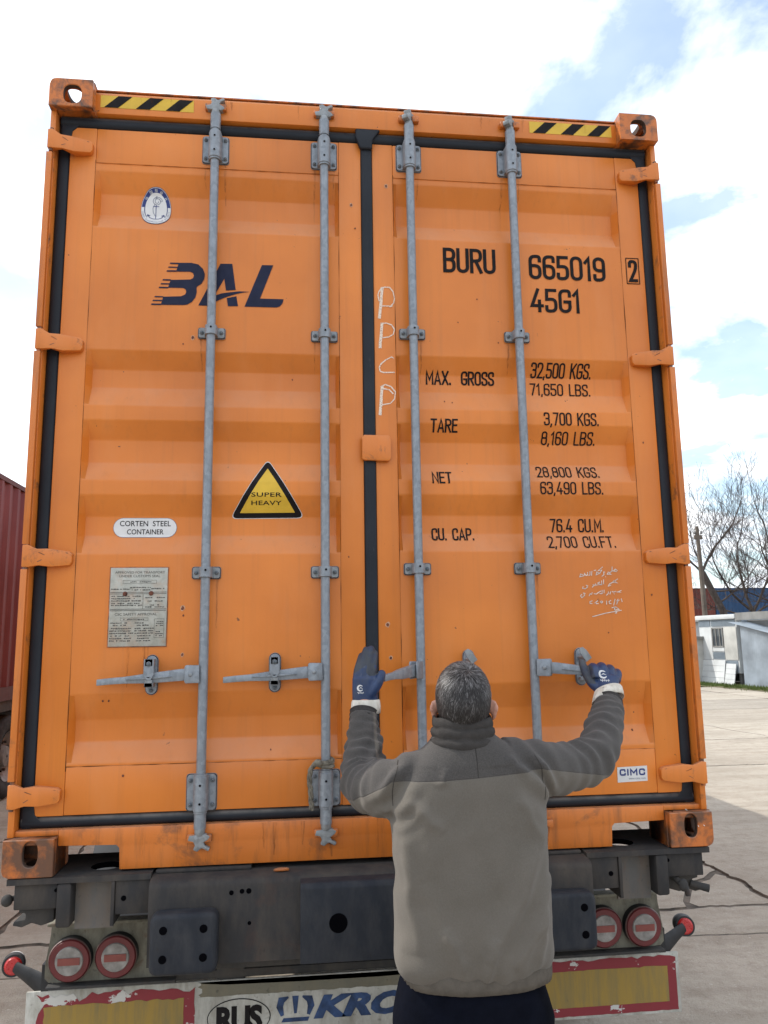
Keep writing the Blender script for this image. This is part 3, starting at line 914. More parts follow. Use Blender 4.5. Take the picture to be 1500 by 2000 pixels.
        # small guide brackets
        for zc in (1.912 + zb, 0.998 + zb * .5):
            q = MB()
            q.prism(rrect(bx, zc, 0.0515, 0.0225, 0.007), 'y', YF - 0.0042, YF - 0.0005, 2)
            q.prism(rrect(bx, zc, 0.048, 0.0195, 0.006), 'y', YF - 0.010, YF - 0.004, 1 if False else 4)
            arc = [(bx - 0.025, YF - 0.009)] + [(bx + 0.0225 * math.cos(t), yr - 0.001 - 0.0225 * math.sin(t)) for t in [PI - PI * k / 10 for k in range(11)]] + [(bx + 0.025, YF - 0.009)]
            q.prism(arc, 'z', zc - 0.0185, zc + 0.0185, 0)
            q.cyl((bx + .002, yr - 0.0215, zc + .006), (bx + .002, yr - 0.0248, zc + .006), 0.005, None, 10, 3)
            for e in (-1, 1): hexbolt(q, bx + e * 0.0365, YF - 0.010, zc, 0.0085, 1)
            q.build('rod_guide', [M['galv'], M['bolt'], M['rubber'], M['hole'], M['galv_dull']], door, smooth=40, bevel=0.001, seg=1)
        # handle: hub plate on the rod and a flat lever
        th = {(-1, 0): PI, (-1, 1): PI, (1, 0): -2.17, (1, 1): -0.50}[(sx, ri)]      # lever direction about the rod axis
        hz = 0.638
        q = MB()
        q.prism([(0.010, -.030), (0.012, .030), (0.058, .031), (0.062, .024), (0.062, -.024), (0.058, -.031)], 'y', -0.0185, -0.0115)
        q.prism([(0.010, -.030), (0.012, .030), (0.058, .031), (0.062, .024), (0.062, -.024), (0.058, -.031)], 'y', 0.0085, 0.0145)
        q.cyl((0.041, -0.019, 0), (0.041, -0.0245, 0), 0.0085, 0.0065, 12, 1)
        i1 = len(q.v)
        def lv(s): return -0.022 * (s - 0.04) / 0.315
        S = [0.030, 0.075, 0.14, 0.20, 0.265, 0.31, 0.357]
        if (sx, ri) == (1, 1): S = [0.030, 0.075, 0.12, 0.165, 0.21, 0.245, 0.275]
        if (sx, ri) == (1, 0): S = [0.030, 0.075, 0.12, 0.165, 0.21, 0.245, 0.285]
        up = [.019, .021, .018, .015, .011, .011, .010]; dn = [-.019, -.020, -.019, -.017, -.012, -.011, -.011]
        th_ = [.010, .008, .011, .014, .010, .008, .007]
        vs = []
        for a, u_, d_, w in zip(S, up, dn, th_):
            z0 = lv(a)
            vs += [(a, -w - .002, z0 + d_), (a, -w - .002, z0 + u_), (a, w - .004, z0 + u_), (a, w - .004, z0 + d_)]
        fs = [(0, 1, 2, 3), tuple(4 * (len(S) - 1) + k for k in (3, 2, 1, 0))]
        for i in range(len(S) - 1):
            for k in range(4):
                k2 = (k + 1) % 4
                fs.append((4 * i + k, 4 * i + 4 + k, 4 * i + 4 + k2, 4 * i + k2))
        q.add(vs, fs, 0)
        q.prism([(0.10, lv(.1) - .002), (0.17, lv(.17) + .006), (0.26, lv(.26) + .001), (0.17, lv(.17) - .006)], 'y', -0.021, -0.010, 0)
        R3 = Matrix.Rotation(th, 4, 'Z')
        if abs(th - PI) < .01: R3 = Matrix.Scale(-1, 4, (1, 0, 0))
        q.xform(Matrix.Translation((bx, yr - 0.004, hz)) @ R3)
        q.build('handle', [M['galv'], M['galv_dull']], door, bevel=0.0022, recalc=True)
        # handle retainer on the door
        kx = {(-1, 0): -0.774, (-1, 1): -0.347, (1, 0): 0.357, (1, 1): 0.782}[(sx, ri)]
        q = MB()
        st = [(kx + 0.0215 * math.cos(t), 0.683 - .02 + 0.0215 * math.sin(t) + .022) for t in [PI * k / 8 for k in range(9)]] + [(kx - 0.0215 * math.cos(t), 0.589 - 0.0215 * math.sin(t)) for t in [PI * k / 8 for k in range(9)]]
        q.prism(st, 'y', YF - 0.0045, YF + 0.002, 2)
        st2 = [(kx + (p[0] - kx) * .88, .631 + (p[1] - .631) * .95) for p in st]
        q.prism(st2, 'y', YF - 0.010, YF - 0.004, 0)
        if sx < 0:
            q.prism([(kx - .0165, .692), (kx + .0165, .692), (kx + .0175, .640), (kx + .008, .622), (kx - .008, .622), (kx - .0175, .640)], 'y', -0.004, 0.004, 0)
            q.box(kx - .013, kx + .013, -0.004, YF - .009, .668, .692, 0)
            q.prism([(kx - .010, .6325), (kx + .010, .6325), (kx, .627)], 'y', -0.0052, -0.0035, 3)
            q.box(kx - .014, kx + .014, -0.002, YF - .009, .598, .612, 4)
            q.prism([(kx - .014, .598), (kx + .014, .598), (kx + .012, .622), (kx - .012, .622)], 'y', -0.002, 0.004, 4)
            hexbolt(q, kx, -0.004, .676, .0095, 1); hexbolt(q, kx, YF - .010, .583, .0085, 1)
        else:
            i2 = len(q.v)
            q.prism([(-.013, -.012), (.013, -.012), (.014, .022), (.009, .040), (-.006, .042), (-.013, .026)], 'y', -0.030, -0.024, 4)
            q.box(-.012, .012, -0.024, YF - .012, -.010, .010, 0)
            q.xform(Matrix.Translation((kx, 0.018, .672)) @ Matrix.Rotation(-0.62, 4, 'Y'), i2)
            q.prism([(kx - .006, .640), (kx + .012, .640), (kx + .012, .603), (kx - .006, .603)], 'y', YF - 0.0125, YF - 0.0095, 3)
            q.box(kx - .014, kx + .014, 0.030, YF - .009, .588, .600, 0)
            hexbolt(q, kx + .003, YF - .030, .672, .0095, 1)
        q.build('handle_retainer', [M['galv'], M['bolt'], M['rubber'], M['hole'], M['galv_dull']], door, bevel=0.0015, seg=1, recalc=True)
    return door, dz

door_l, dzl = make_door(-1)
door_r, dzr = make_door(1)
# middle gasket flap and the tab that locks the left leaf behind the right one
m = MB()
pr = [(-0.0195, 0.118), (-0.0195, 0.062), (-0.015, 0.058), (0.010, 0.0565), (0.0235, 0.060), (0.0255, 0.066), (0.0255, 0.118)]
m.prism(pr, 'z', 0.140, 2.775)
m.build('gasket', M['rubber'], door_r, smooth=50)
m = MB()
m.prism([(-.040, 2.806), (-.042, 2.752), (-.022, 2.70), (.026, 2.70), (.028, 2.742), (.060, 2.785), (.040, 2.806), (.010, 2.812)], 'y', 0.044, 0.066)
m.build('gasket', M['rubber'], door_r, smooth=50, bevel=0.006, recalc=True)
m = MB()
m.prism([(-.028, 1.500), (-.020, 1.509), (.072, 1.508), (.081, 1.498), (.081, 1.420), (.072, 1.410), (-.018, 1.412), (-.028, 1.420)], 'y', 0.040, 0.056)
m.box(-.027, .028, 0.0392, 0.0405, 1.414, 1.506)
m.build('overlap_tab', M['orange_hinge'], door_r, bevel=0.003, recalc=True)

# ------------------------------------------------------------------ marks on the doors
BAL = [[(-0.7248, 2.1867), (-0.6777, 2.1887), (-0.6513, 2.1831), (-0.6334, 2.1656), (-0.6259, 2.1445), (-0.628, 2.1229), (-0.6385, 2.1035), (-0.6535, 2.0925), (-0.656, 2.0868), (-0.6547, 2.0698), (-0.659, 2.0484), (-0.6716, 2.0291), (-0.6886, 2.0177), (-0.7058, 2.0152), (-0.7872, 2.0133), (-0.7792, 2.0463), (-0.7133, 2.0506), (-0.6983, 2.0578), (-0.6938, 2.0683), (-0.6967, 2.0795), (-0.7055, 2.0844), (-0.7626, 2.0836), (-0.7532, 2.1157), (-0.6803, 2.1199), (-0.67, 2.126), (-0.6668, 2.1366), (-0.6706, 2.1474), (-0.6811, 2.1518), (-0.7342, 2.1501)], [(-0.757, 2.1863), (-0.7239, 2.1867), (-0.7255, 2.1809), (-0.7585, 2.1805)], [(-0.7626, 2.1698), (-0.7287, 2.1703), (-0.7303, 2.1655), (-0.7642, 2.165)], [(-0.7682, 2.1544), (-0.7326, 2.1558), (-0.7342, 2.1496), (-0.7697, 2.1486)], [(-0.7822, 2.1178), (-0.7524, 2.118), (-0.7539, 2.1123), (-0.7838, 2.1121)], [(-0.7886, 2.101), (-0.7562, 2.1018), (-0.7574, 2.0966), (-0.7902, 2.0958)], [(-0.7951, 2.0862), (-0.761, 2.0865), (-0.7625, 2.0808), (-0.7966, 2.0805)], [(-0.8102, 2.048), (-0.7784, 2.0483), (-0.78, 2.0435), (-0.8118, 2.0433)], [(-0.8166, 2.0328), (-0.7822, 2.0331), (-0.7838, 2.0284), (-0.8181, 2.0276)], [(-0.8216, 2.0177), (-0.7856, 2.018), (-0.7867, 2.0124), (-0.8232, 2.012)], [(-0.5671, 2.1895), (-0.5225, 2.1909), (-0.5079, 2.0838), (-0.5448, 2.0801), (-0.5518, 2.1283), (-0.6091, 2.0158), (-0.6474, 2.0159)], [(-0.5873, 2.0571), (-0.5612, 2.0676), (-0.5394, 2.0717), (-0.4955, 2.0786), (-0.4523, 2.0783), (-0.4778, 2.0745), (-0.5042, 2.0678), (-0.5391, 2.0551), (-0.5652, 2.0428), (-0.5954, 2.0257)], [(-0.5412, 2.0494), (-0.5049, 2.0583), (-0.4981, 2.0178), (-0.5362, 2.0165)], [(-0.4092, 2.1903), (-0.3654, 2.1916), (-0.4148, 2.0521), (-0.3247, 2.0525), (-0.3286, 2.0366), (-0.3378, 2.023), (-0.3511, 2.0177), (-0.4735, 2.0168)]]
CHALK = [[(0.06, 2.1142), (0.0552, 2.0669), (0.0514, 2.0241), (0.0464, 1.9849)], [(0.053, 2.1105), (0.0694, 2.1154), (0.0897, 2.1145), (0.1028, 2.0986), (0.1072, 2.0709), (0.1044, 2.0507), (0.0937, 2.0375), (0.0588, 2.0363)], [(0.0616, 2.1151), (0.0468, 2.0965), (0.0425, 2.0793), (0.047, 2.0559)], [(0.0863, 2.0339), (0.1006, 2.0378)], [(0.057, 1.9671), (0.0531, 1.9227), (0.0494, 1.889), (0.0475, 1.863)], [(0.0538, 1.9649), (0.0731, 1.9663), (0.0952, 1.9586), (0.1058, 1.9412), (0.1006, 1.922), (0.0843, 1.9102), (0.0593, 1.9052)], [(0.1009, 1.8215), (0.091, 1.8283), (0.0708, 1.8165), (0.0526, 1.8015), (0.0436, 1.7847), (0.0469, 1.769), (0.062, 1.7644), (0.1039, 1.7663)], [(0.054, 1.7086), (0.0494, 1.6654), (0.0473, 1.6286), (0.0436, 1.594)], [(0.0472, 1.7064), (0.0652, 1.7158), (0.0889, 1.7073), (0.1053, 1.6871), (0.1009, 1.6603), (0.0859, 1.6416), (0.0501, 1.6336)], [(0.0531, 1.7003), (0.0808, 1.6948), (0.0964, 1.6787)]]
ARABIC = [[(0.9515, 0.9936), (0.9419, 0.9999), (0.935, 0.9937), (0.9478, 0.9903)], [(0.9414, 0.9911), (0.9285, 0.9937), (0.9304, 1.0096)], [(0.9284, 0.9929), (0.917, 0.9846), (0.9245, 0.9795), (0.9089, 0.9804), (0.9147, 0.9896)], [(0.9008, 0.9888), (0.8947, 0.9889), (0.8958, 0.9788), (0.8867, 0.9722)], [(0.8925, 1.0085), (0.8733, 0.994), (0.8882, 0.9964), (0.8797, 0.9848), (0.8645, 0.9782), (0.8678, 0.989), (0.8763, 0.9865)], [(0.8996, 0.9713), (0.9022, 0.9705)], [(0.856, 0.9941), (0.8657, 0.9965)], [(0.849, 0.9933), (0.8458, 0.975)], [(0.8412, 0.9921), (0.8403, 0.9783), (0.8341, 0.9759)], [(0.8315, 0.9892), (0.8299, 0.9775), (0.8238, 0.9759), (0.8195, 0.9834), (0.816, 0.9751), (0.7994, 0.9711), (0.8034, 0.9819), (0.8127, 0.9785)], [(0.9503, 0.9626), (0.9269, 0.9494), (0.9475, 0.9468), (0.9316, 0.9561)], [(0.9299, 0.9494), (0.9152, 0.9437), (0.9094, 0.9346), (0.9219, 0.9395)], [(0.8929, 0.9605), (0.8917, 0.9422)], [(0.8848, 0.9564), (0.8847, 0.9406), (0.8752, 0.9407)], [(0.8784, 0.9514), (0.8695, 0.9465), (0.8804, 0.9414), (0.8621, 0.9391)], [(0.8608, 0.9457), (0.8577, 0.9375), (0.8514, 0.94)], [(0.8502, 0.9425), (0.8516, 0.9358), (0.8457, 0.9309)], [(0.8304, 0.936), (0.8237, 0.9385), (0.828, 0.9319), (0.8182, 0.9253), (0.8076, 0.9275), (0.811, 0.9345)], [(0.9613, 0.9184), (0.9488, 0.9139), (0.9582, 0.9109), (0.9418, 0.9127)], [(0.9394, 0.9152), (0.9296, 0.912), (0.9228, 0.9146)], [(0.9292, 0.9054), (0.9326, 0.9053)], [(0.919, 0.9154), (0.9143, 0.9038)], [(0.9098, 0.9147), (0.9076, 0.9064), (0.9002, 0.8998)], [(0.8925, 0.9214), (0.8917, 0.9082)], [(0.8847, 0.9207), (0.8838, 0.9066), (0.8739, 0.9067)], [(0.8801, 0.9166), (0.869, 0.9108), (0.8609, 0.9051), (0.8506, 0.9069)], [(0.8453, 0.9119), (0.8419, 0.9045), (0.8352, 0.907)], [(0.8359, 0.9053), (0.8312, 0.8979)], [(0.818, 0.9071), (0.8108, 0.9097), (0.815, 0.901), (0.8033, 0.892), (0.7986, 0.899), (0.805, 0.9056)], [(0.8443, 0.8801), (0.8337, 0.8765), (0.8342, 0.8699), (0.8436, 0.8698)], [(0.8515, 0.8722), (0.8532, 0.8713)], [(0.8658, 0.8803), (0.8568, 0.8746), (0.8582, 0.8688), (0.8673, 0.8696)], [(0.88, 0.8797), (0.875, 0.8757), (0.8794, 0.8711), (0.884, 0.8752), (0.88, 0.8797)], [(0.8994, 0.88), (0.8989, 0.8651)], [(0.9172, 0.8815), (0.9086, 0.8758), (0.9099, 0.8691), (0.9181, 0.8682)], [(0.934, 0.8863), (0.9273, 0.864)], [(0.9469, 0.8862), (0.939, 0.878), (0.951, 0.882), (0.9428, 0.8763), (0.9386, 0.8647)], [(0.9583, 0.8877), (0.9613, 0.8744)], [(0.8397, 0.8202), (0.8942, 0.8331), (0.957, 0.8431)], [(0.9179, 0.8526), (0.9345, 0.8557), (0.9469, 0.8465), (0.9295, 0.845), (0.9263, 0.8616), (0.9364, 0.8326)], [(0.9287, 0.8327), (0.9382, 0.8334)]]
on_l = lambda off: (lambda me: drape(me, dzl, off))
on_r = lambda off: (lambda me: drape(me, dzr, off))
def flat_on(y):
    def f(me):
        for v in me.vertices: v.co.y += y
        me.update()
    return f
for i, p_ in enumerate(BAL):
    sheet('logo_stripe' if 1 <= i <= 9 else 'logo_letter', [p_], M['ink_navy'], door_l, dzl, 0.0019 if 1 <= i <= 9 or i == 11 else 0.0016)
for txt, x0, x1, z0, z1, st in (
    ('BURU', .307, .522, 2.190, 2.296, .130), ('665019', .659, .981, 2.175, 2.281, .130), ('45G1', .659, .867, 2.034, 2.136, .130),
    ('MAX.', .231, .334, 1.733, 1.788, .130), ('GROSS', .372, .506, 1.733, 1.788, .130), ('32,500 KGS.', .654, .906, 1.769, 1.825, .112), ('71,650 LBS.', .651, .902, 1.697, 1.748, .112),
    ('TARE', .240, .347, 1.534, 1.585, .130), ('3,700 KGS.', .690, .915, 1.565, 1.618, .112), ('8,160 LBS.', .684, .906, 1.494, 1.544, .112),
    ('NET', .241, .318, 1.330, 1.379, .130), ('28,800 KGS.', .655, .910, 1.359, 1.406, .112), ('63,490 LBS.', .662, .916, 1.290, 1.340, .112),
    ('CU. CAP.', .238, .404, 1.114, 1.163, .130), ('76.4 CU.M.', .705, .923, 1.147, 1.200, .112), ('2,700 CU.FT.', .686, .958, 1.083, 1.131, .112)):
    lettering('lettering', txt, x0, x1, z0, z1, door_r, dzr, st)
def frame_polys(x0, x1, z0, z1, t):
    return [[(x0, z0), (x1, z0), (x1, z0 + t), (x0, z0 + t)], [(x0, z1 - t), (x1, z1 - t), (x1, z1), (x0, z1)],
            [(x0, z0 + t), (x0 + t, z0 + t), (x0 + t, z1 - t), (x0, z1 - t)], [(x1 - t, z0 + t), (x1, z0 + t), (x1, z1 - t), (x1 - t, z1 - t)]]
lettering('lettering', '2', 1.0785, 1.1175, 2.177, 2.274, door_r, dzr, .135)
sheet('check_digit_box', frame_polys(1.0685, 1.1255, 2.168, 2.283, 0.0035), M['ink'], door_r, dzr, 0.0016)

# hazard strips on the header
for x0, x1 in ((-1.037, -.681), (.682, 1.036)):
    hz0, hz1 = 2.810, 2.862
    s_ = sheet('hazard_strip', [[(x0, hz0), (x1, hz0), (x1, hz1), (x0, hz1)]], M['sticker_yellow'], container, 0, 0.0012, False, 0.042)
    w = x1 - x0
    ps = []
    for a in (.040, .377, .697):
        ps.append([(x0 + a * w, hz0 + .0005), (x0 + (a + .148) * w, hz0 + .0005), (x0 + (a + .296) * w, hz1 - .0005), (x0 + (a + .148) * w, hz1 - .0005)])
    sheet('hazard_stripes', ps, M['ink'], s_, 0, 0.0022, False, 0.042)

# oval inspection sticker with anchor
def egg(cx, cz, a, b, n=40):
    P_ = []
    for k in range(n):
        t = 2 * PI * k / n
        q = 1 - 0.09 * math.sin(t)
        P_.append((cx + a * math.copysign(abs(math.cos(t)) ** .86, math.cos(t)) * q, cz + b * math.sin(t)))
    return P_
ex, ez = -.8235, 2.432
st0 = sheet('inspection_sticker', [egg(ex, ez, .0575, .0805)], M['ink_blue'], door_l, dzl, 0.0012)
sheet('sticker_rim', [egg(ex, ez, .0560, .0785)], M['sticker_white'], door_l, dzl, 0.0018)
sheet('sticker_band', [egg(ex, ez, .0545, .0765)], M['ink_blue'], door_l, dzl, 0.0024)
sheet('sticker_centre', [egg(ex, ez - .002, .0415, .0620)], M['sticker_white'], door_l, dzl, 0.0030)
sheet('sticker_scroll', [[(ex + r * .0560 * math.cos(t) * (1 - .14 * math.sin(t)), ez + r * .0785 * math.sin(t)) for r, t in [(1.0, PI + PI * k / 16) for k in range(17)]] + [(ex + .80 * .0560 * math.cos(t) * (1 - .14 * math.sin(t)), ez + .80 * .0785 * math.sin(t)) for t in [2 * PI - PI * k / 16 for k in range(17)]]], M['sticker_white'], door_l, dzl, 0.0034)
anchor = [[(ex, ez + .012), (ex, ez - .050)], [(ex - .012, ez + .004), (ex + .012, ez + .004)],
          [(ex - .030, ez - .034), (ex - .022, ez - .046), (ex - .010, ez - .052), (ex, ez - .053), (ex + .010, ez - .052), (ex + .022, ez - .046), (ex + .030, ez - .034)],
          [(ex - .034, ez - .040), (ex - .031, ez - .032), (ex - .022, ez - .036)], [(ex + .034, ez - .040), (ex + .031, ez - .032), (ex + .022, ez - .036)]]
strokes('sticker_anchor', anchor, 0.0014, 'ink_blue', door_l, on_l(0.0036))
scroll = [[(ex + .004 + .020 * (1 - k / 30) * math.cos(k * .55), ez + .026 + .020 * (1 - k / 34) * math.sin(k * .55)) for k in range(24)],
          [(ex - .004, ez + .016), (ex - .012, ez - .004), (ex - .010, ez - .022), (ex - .003, ez - .036)], [(ex + .003, ez + .048), (ex - .004, ez + .040), (ex + .012, ez + .036), (ex + .020, ez + .024)]]
strokes('sticker_scrollwork', scroll, 0.0010, 'ink_grey', door_l, on_l(0.0038))
for k, chx in enumerate('中国船级社'):
    t = math.radians(146 - 28 * k)
    cx_, cz_ = ex + .0480 * math.cos(t) * (1 - .14 * math.sin(t)), ez - .001 + .0690 * math.sin(t)
    def rot_place(me, cx_=cx_, cz_=cz_, a=t - PI / 2):
        ca, sa = math.cos(a), math.sin(a)
        for v in me.vertices:
            dx, dz_ = v.co.x - cx_, v.co.z - cz_
            v.co.x = cx_ + dx * ca - dz_ * sa; v.co.z = cz_ + dx * sa + dz_ * ca
        drape(me, dzl, 0.0030)
    print_text('sticker_character', chx, cx_ - .0055, cx_ + .0055, cz_ - .0058, cz_ + .0058, 'sticker_white', door_l, rot_place)
ring_txt = 'CHINA CLASSIFICATION SOCIETY'
for k, chx in enumerate(ring_txt):
    if chx == ' ': continue
    t = math.radians(196 + 148 * k / (len(ring_txt) - 1))
    cx_, cz_ = ex + .0505 * math.cos(t) * (1 - .14 * math.sin(t)), ez + .0705 * math.sin(t)
    def rot_place(me, cx_=cx_, cz_=cz_, a=t + PI / 2):
        ca, sa = math.cos(a), math.sin(a)
        for v in me.vertices:
            dx, dz_ = v.co.x - cx_, v.co.z - cz_
            v.co.x = cx_ + dx * ca - dz_ * sa; v.co.z = cz_ + dx * sa + dz_ * ca
        drape(me, dzl, 0.0040)
    w_ = .0008 if chx == 'I' else .0019
    print_text('sticker_character', chx, cx_ - w_, cx_ + w_, cz_ - .0030, cz_ + .0030, 'ink_blue', door_l, rot_place)

# warning triangle
def rtri(A_, B_, C_, r, n=5):
    P_ = []
    V_ = [Vector(A_), Vector(B_), Vector(C_)]
    for i in range(3):
        b_, a, c = V_[i], V_[i - 1], V_[(i + 1) % 3]
        s_, e_ = b_ + (a - b_).normalized() * r * 1.7, b_ + (c - b_).normalized() * r * 1.7
        for k in range(n + 1):
            t = k / n
            q = s_ * (1 - t) ** 2 + b_ * 2 * t * (1 - t) + e_ * t * t
            P_.append((q.x, q.y))
    return P_
TA, TB, TC = (-.3805, 1.428), (-.5180, 1.1965), (-.2410, 1.2000)
tri = sheet('warning_triangle', [rtri(TA, TB, TC, .016)], M['sticker_white'], door_l, dzl, 0.0012)
cen = Vector(((TA[0] + TB[0] + TC[0]) / 3, (TA[1] + TB[1] + TC[1]) / 3))
sc_ = lambda k: [tuple(cen + (Vector(p) - cen) * k) for p in (TA, TB, TC)]
sheet('triangle_border', [rtri(*sc_(.975), .0155)], M['ink'], door_l, dzl, 0.0018)
sheet('triangle_field', [rtri(*sc_(.735), .0012, 2)], M['sticker_yellow'], door_l, dzl, 0.0024)
print_text('triangle_text', 'SUPER', -.4385, -.3270, 1.2745, 1.2905, 'ink', door_l, on_l(0.0030), 0, 0.012, 1.05)
print_text('triangle_text', 'HEAVY', -.4385, -.3275, 1.2455, 1.2610, 'ink', door_l, on_l(0.0030), 0, 0.012, 1.05)

# corten label
def stadium(cx, cz, a, b, n=10):
    r = b
    return [(cx + a - r + r * math.cos(t), cz + r * math.sin(t)) for t in [-PI / 2 + PI * k / n for k in range(n + 1)]] + [(cx - a + r + r * math.cos(t), cz + r * math.sin(t)) for t in [PI / 2 + PI * k / n for k in range(n + 1)]]
cl = sheet('steel_label', [stadium(-.822, 1.163, .1135, .0365)], M['ink_grey'], door_l, dzl, 0.0012)
sheet('label_face', [stadium(-.822, 1.163, .1120, .0350)], M['sticker_white'], door_l, dzl, 0.0018)
print_text('label_text', 'CORTEN  STEEL', -.912, -.731, 1.1685, 1.1885, 'ink', door_l, on_l(0.0024), 0, 0.008)
print_text('label_text', 'CONTAINER', -.886, -.756, 1.1385, 1.1575, 'ink', door_l, on_l(0.0024), 0, 0.008)

# approval plate, riveted on
M['plate_metal'] = (lambda t: t.out(t.mix(t.math('MULTIPLY', t.ramp(t.noise(14, 6, .7), .5, .7), .6), t.mix(t.ramp(t.noise(40, 4), .3, .7), (.34, .335, .29), (.46, .455, .41)), (.40, .24, .15)), .5, .25, .5))(NT('approval_plate_metal'))
PX0, PX1, PZ0, PZ1 = -.9285, -.7300, .7360, 1.0130
m = MB(); m.box(PX0, PX1, 0.0625, 0.0675, PZ0, PZ1); pl = m.build('approval_plate', M['plate_metal'], door_l, bevel=0.0015)
m = MB(); m.box(PX0 - .003, PX1 + .003, 0.0655, 0.0678, PZ0 - .003, PZ1 + .003); m.build('plate_backing', M['orange_casting_low'], door_l)
PY = 0.0619
W_ = PX1 - PX0; H_ = PZ1 - PZ0
def pp(u, v): return (PX0 + u * W_, PZ1 - v * H_)
def plate_lines(polys, name, mat='ink_plate'): return sheet(name, polys, M[mat], door_l, 0, 0.0, False, PY)
M['ink_plate'] = plain('etched_print', (.085, .08, .075), .7, 0, .2)
print_text('plate_text', 'APPROVED FOR TRANSPORT', pp(.08, 0)[0], pp(.95, 0)[0], pp(0, .075)[1], pp(0, .045)[1], 'ink_plate', door_l, flat_on(PY))
print_text('plate_text', 'UNDER CUSTOMS SEAL', pp(.15, 0)[0], pp(.87, 0)[0], pp(0, .122)[1], pp(0, .092)[1], 'ink_plate', door_l, flat_on(PY))
print_text('plate_text', 'CSC SAFETY APPROVAL', pp(.10, 0)[0], pp(.83, 0)[0], pp(0, .612)[1], pp(0, .580)[1], 'ink_plate', door_l, flat_on(PY))
def rule(v, u0=.01, u1=.99, t=.0009): 
    a, b_ = pp(u0, v), pp(u1, v); return [(a[0], a[1] - t), (b_[0], a[1] - t), (b_[0], a[1] + t), (a[0], a[1] + t)]
def fbox(u0, u1, v0, v1, t=.0008):
    a, b_ = pp(u0, v1), pp(u1, v0); return frame_polys(a[0], b_[0], a[1], b_[1], t)
pol = [rule(.315), rule(.335), rule(.53), rule(.548)] + fbox(.22, .81, .16, .205) + fbox(.20, .68, .64, .68) + fbox(.79, .96, .655, .895)
a, b_ = pp(.58, .34), pp(.58, .525); pol.append([(a[0] - .0006, b_[1]), (a[0] + .0006, b_[1]), (a[0] + .0006, a[1]), (a[0] - .0006, a[1])])
plate_lines(pol, 'plate_rules')
rr_ = random.Random(11)
ticks = []
def scribble(u0, u1, v):                     # rows of print too fine to read
    u = u0
    while u < u1:
        w_ = rr_.uniform(.012, .05)
        if rr_.random() < .86:
            a = pp(u, v + rr_.uniform(-.002, .002)); hh = rr_.uniform(.0012, .0022)
            ticks.append([(a[0], a[1] - hh), (a[0] + w_ * .8 * W_, a[1] - hh), (a[0] + w_ * .8 * W_, a[1] + hh), (a[0], a[1] + hh)])
        u += w_
for v, u0, u1 in ((.183, .35, .70), (.255, .35, .70), (.275, .02, .34), (.285, .38, .68), (.27, .72, .97), (.365, .03, .22), (.365, .26, .52), (.385, .62, .95), (.395, .03, .45), (.425, .03, .55), (.43, .66, .93), (.455, .03, .52), (.48, .03, .55), (.48, .70, .85), (.505, .62, .92), (.66, .25, .6),
                  (.705, .03, .3), (.705, .45, .6), (.735, .03, .3), (.735, .45, .68), (.775, .02, .38), (.805, .02, .38), (.835, .02, .42), (.868, .02, .36), (.90, .02, .38), (.93, .02, .36), (.775, .45, .76), (.805, .45, .76), (.835, .45, .76), (.868, .5, .7), (.90, .5, .7), (.93, .48, .7), (.69, .82, .93), (.715, .82, .94), (.74, .82, .92), (.82, .82, .88), (.845, .81, .94), (.868, .82, .92)):
    scribble(u0, u1, v)
plate_lines(ticks, 'plate_print')
for u, v in ((.265, .335), (.72, .33)):
    a = pp(u, v); m = MB(); m.cyl((a[0], .0625, a[1]), (a[0], .0585, a[1]), .0088, .0070, 14); m.build('rivet', M['rust'], door_l, bevel=.001)

# maker's sticker low on the right leaf
cs = sheet('maker_sticker', [[(.899, .2175), (1.0135, .2205), (1.0145, .2740), (.9, .2710)]], M['sticker_white'], door_r, dzr, 0.0012)
lettering('sticker_text', 'CIMC', .908, 1.005, .2410, .2645, door_r, dzr, .23, 'ink_blue', .20, off=.0019)
print_text('sticker_text', 'www.cimc.com', .942, 1.006, .2270, .2340, 'ink_grey', door_r, on_r(0.0018))
# chalk
for ids in ((0, 1, 2, 3), (4, 5), (6,), (7, 8, 9)):
    strokes('chalk_letter', [CHALK[i] for i in ids], [0.0056 if i in (0, 4, 7) else 0.0022 for i in ids], 'chalk', door_r, on_r(0.0018), .0007)
M['paint_pen'] = plain('white_paint_pen', (.66, .57, .50), .8, 0, .2, 60)
strokes('handwriting', ARABIC, 0.00155, 'paint_pen', door_r, on_r(0.0016))

# rust and dirt that has run down from fittings
def _run(name, col):
    t = NT(name)
    f = t.math('MULTIPLY', t.ramp(t.noise(1.0, 5, .6, t.mapping((120, 120, 9))), .40, .62), .30)
    tr_ = t.n('ShaderNodeBsdfTransparent'); ms_ = t.n('ShaderNodeMixShader')
    t.b.inputs['Base Color'].default_value = (*col, 1); t.b.inputs['Roughness'].default_value = .9
    t.l(f, ms_.inputs[0]); t.l(tr_.outputs[0], ms_.inputs[1]); t.l(t.b.outputs[0], ms_.inputs[2]); t.l(ms_.outputs[0], t.t.nodes['Material Output'].inputs[0])
    return t.mat
M['rust_run'] = _run('rust_run', (.11, .035, .014)); M['dirt_run'] = _run('dirt_run', (.07, .05, .038))
rq = random.Random(77)
def run_down(x, z, ln, w, parent, mat, place):
    n = 12; P_ = [(x + .004 * noise.noise((k * .5, x * 9, z * 7)), z - ln * k / n) for k in range(n + 1)]
    W_ = [w * (1 - .8 * k / n) for k in range(n + 1)]
    m = MB()
    for q in ribbon(P_, W_): m.add([(p[0], 0, p[1]) for p in q], [(0, 1, 2, 3)])
    o = m.build('rust_run' if mat == 'rust_run' else 'dirt_run', M[mat], parent, smooth=0); place(o.data)
for k in range(13):                                   # sill
    x = rq.uniform(-.83, .83); run_down(x, .134, rq.uniform(.04, .11), rq.uniform(.002, .008), container, rq.choice(['rust_run', 'dirt_run']), flat_on(.040 - .0012))
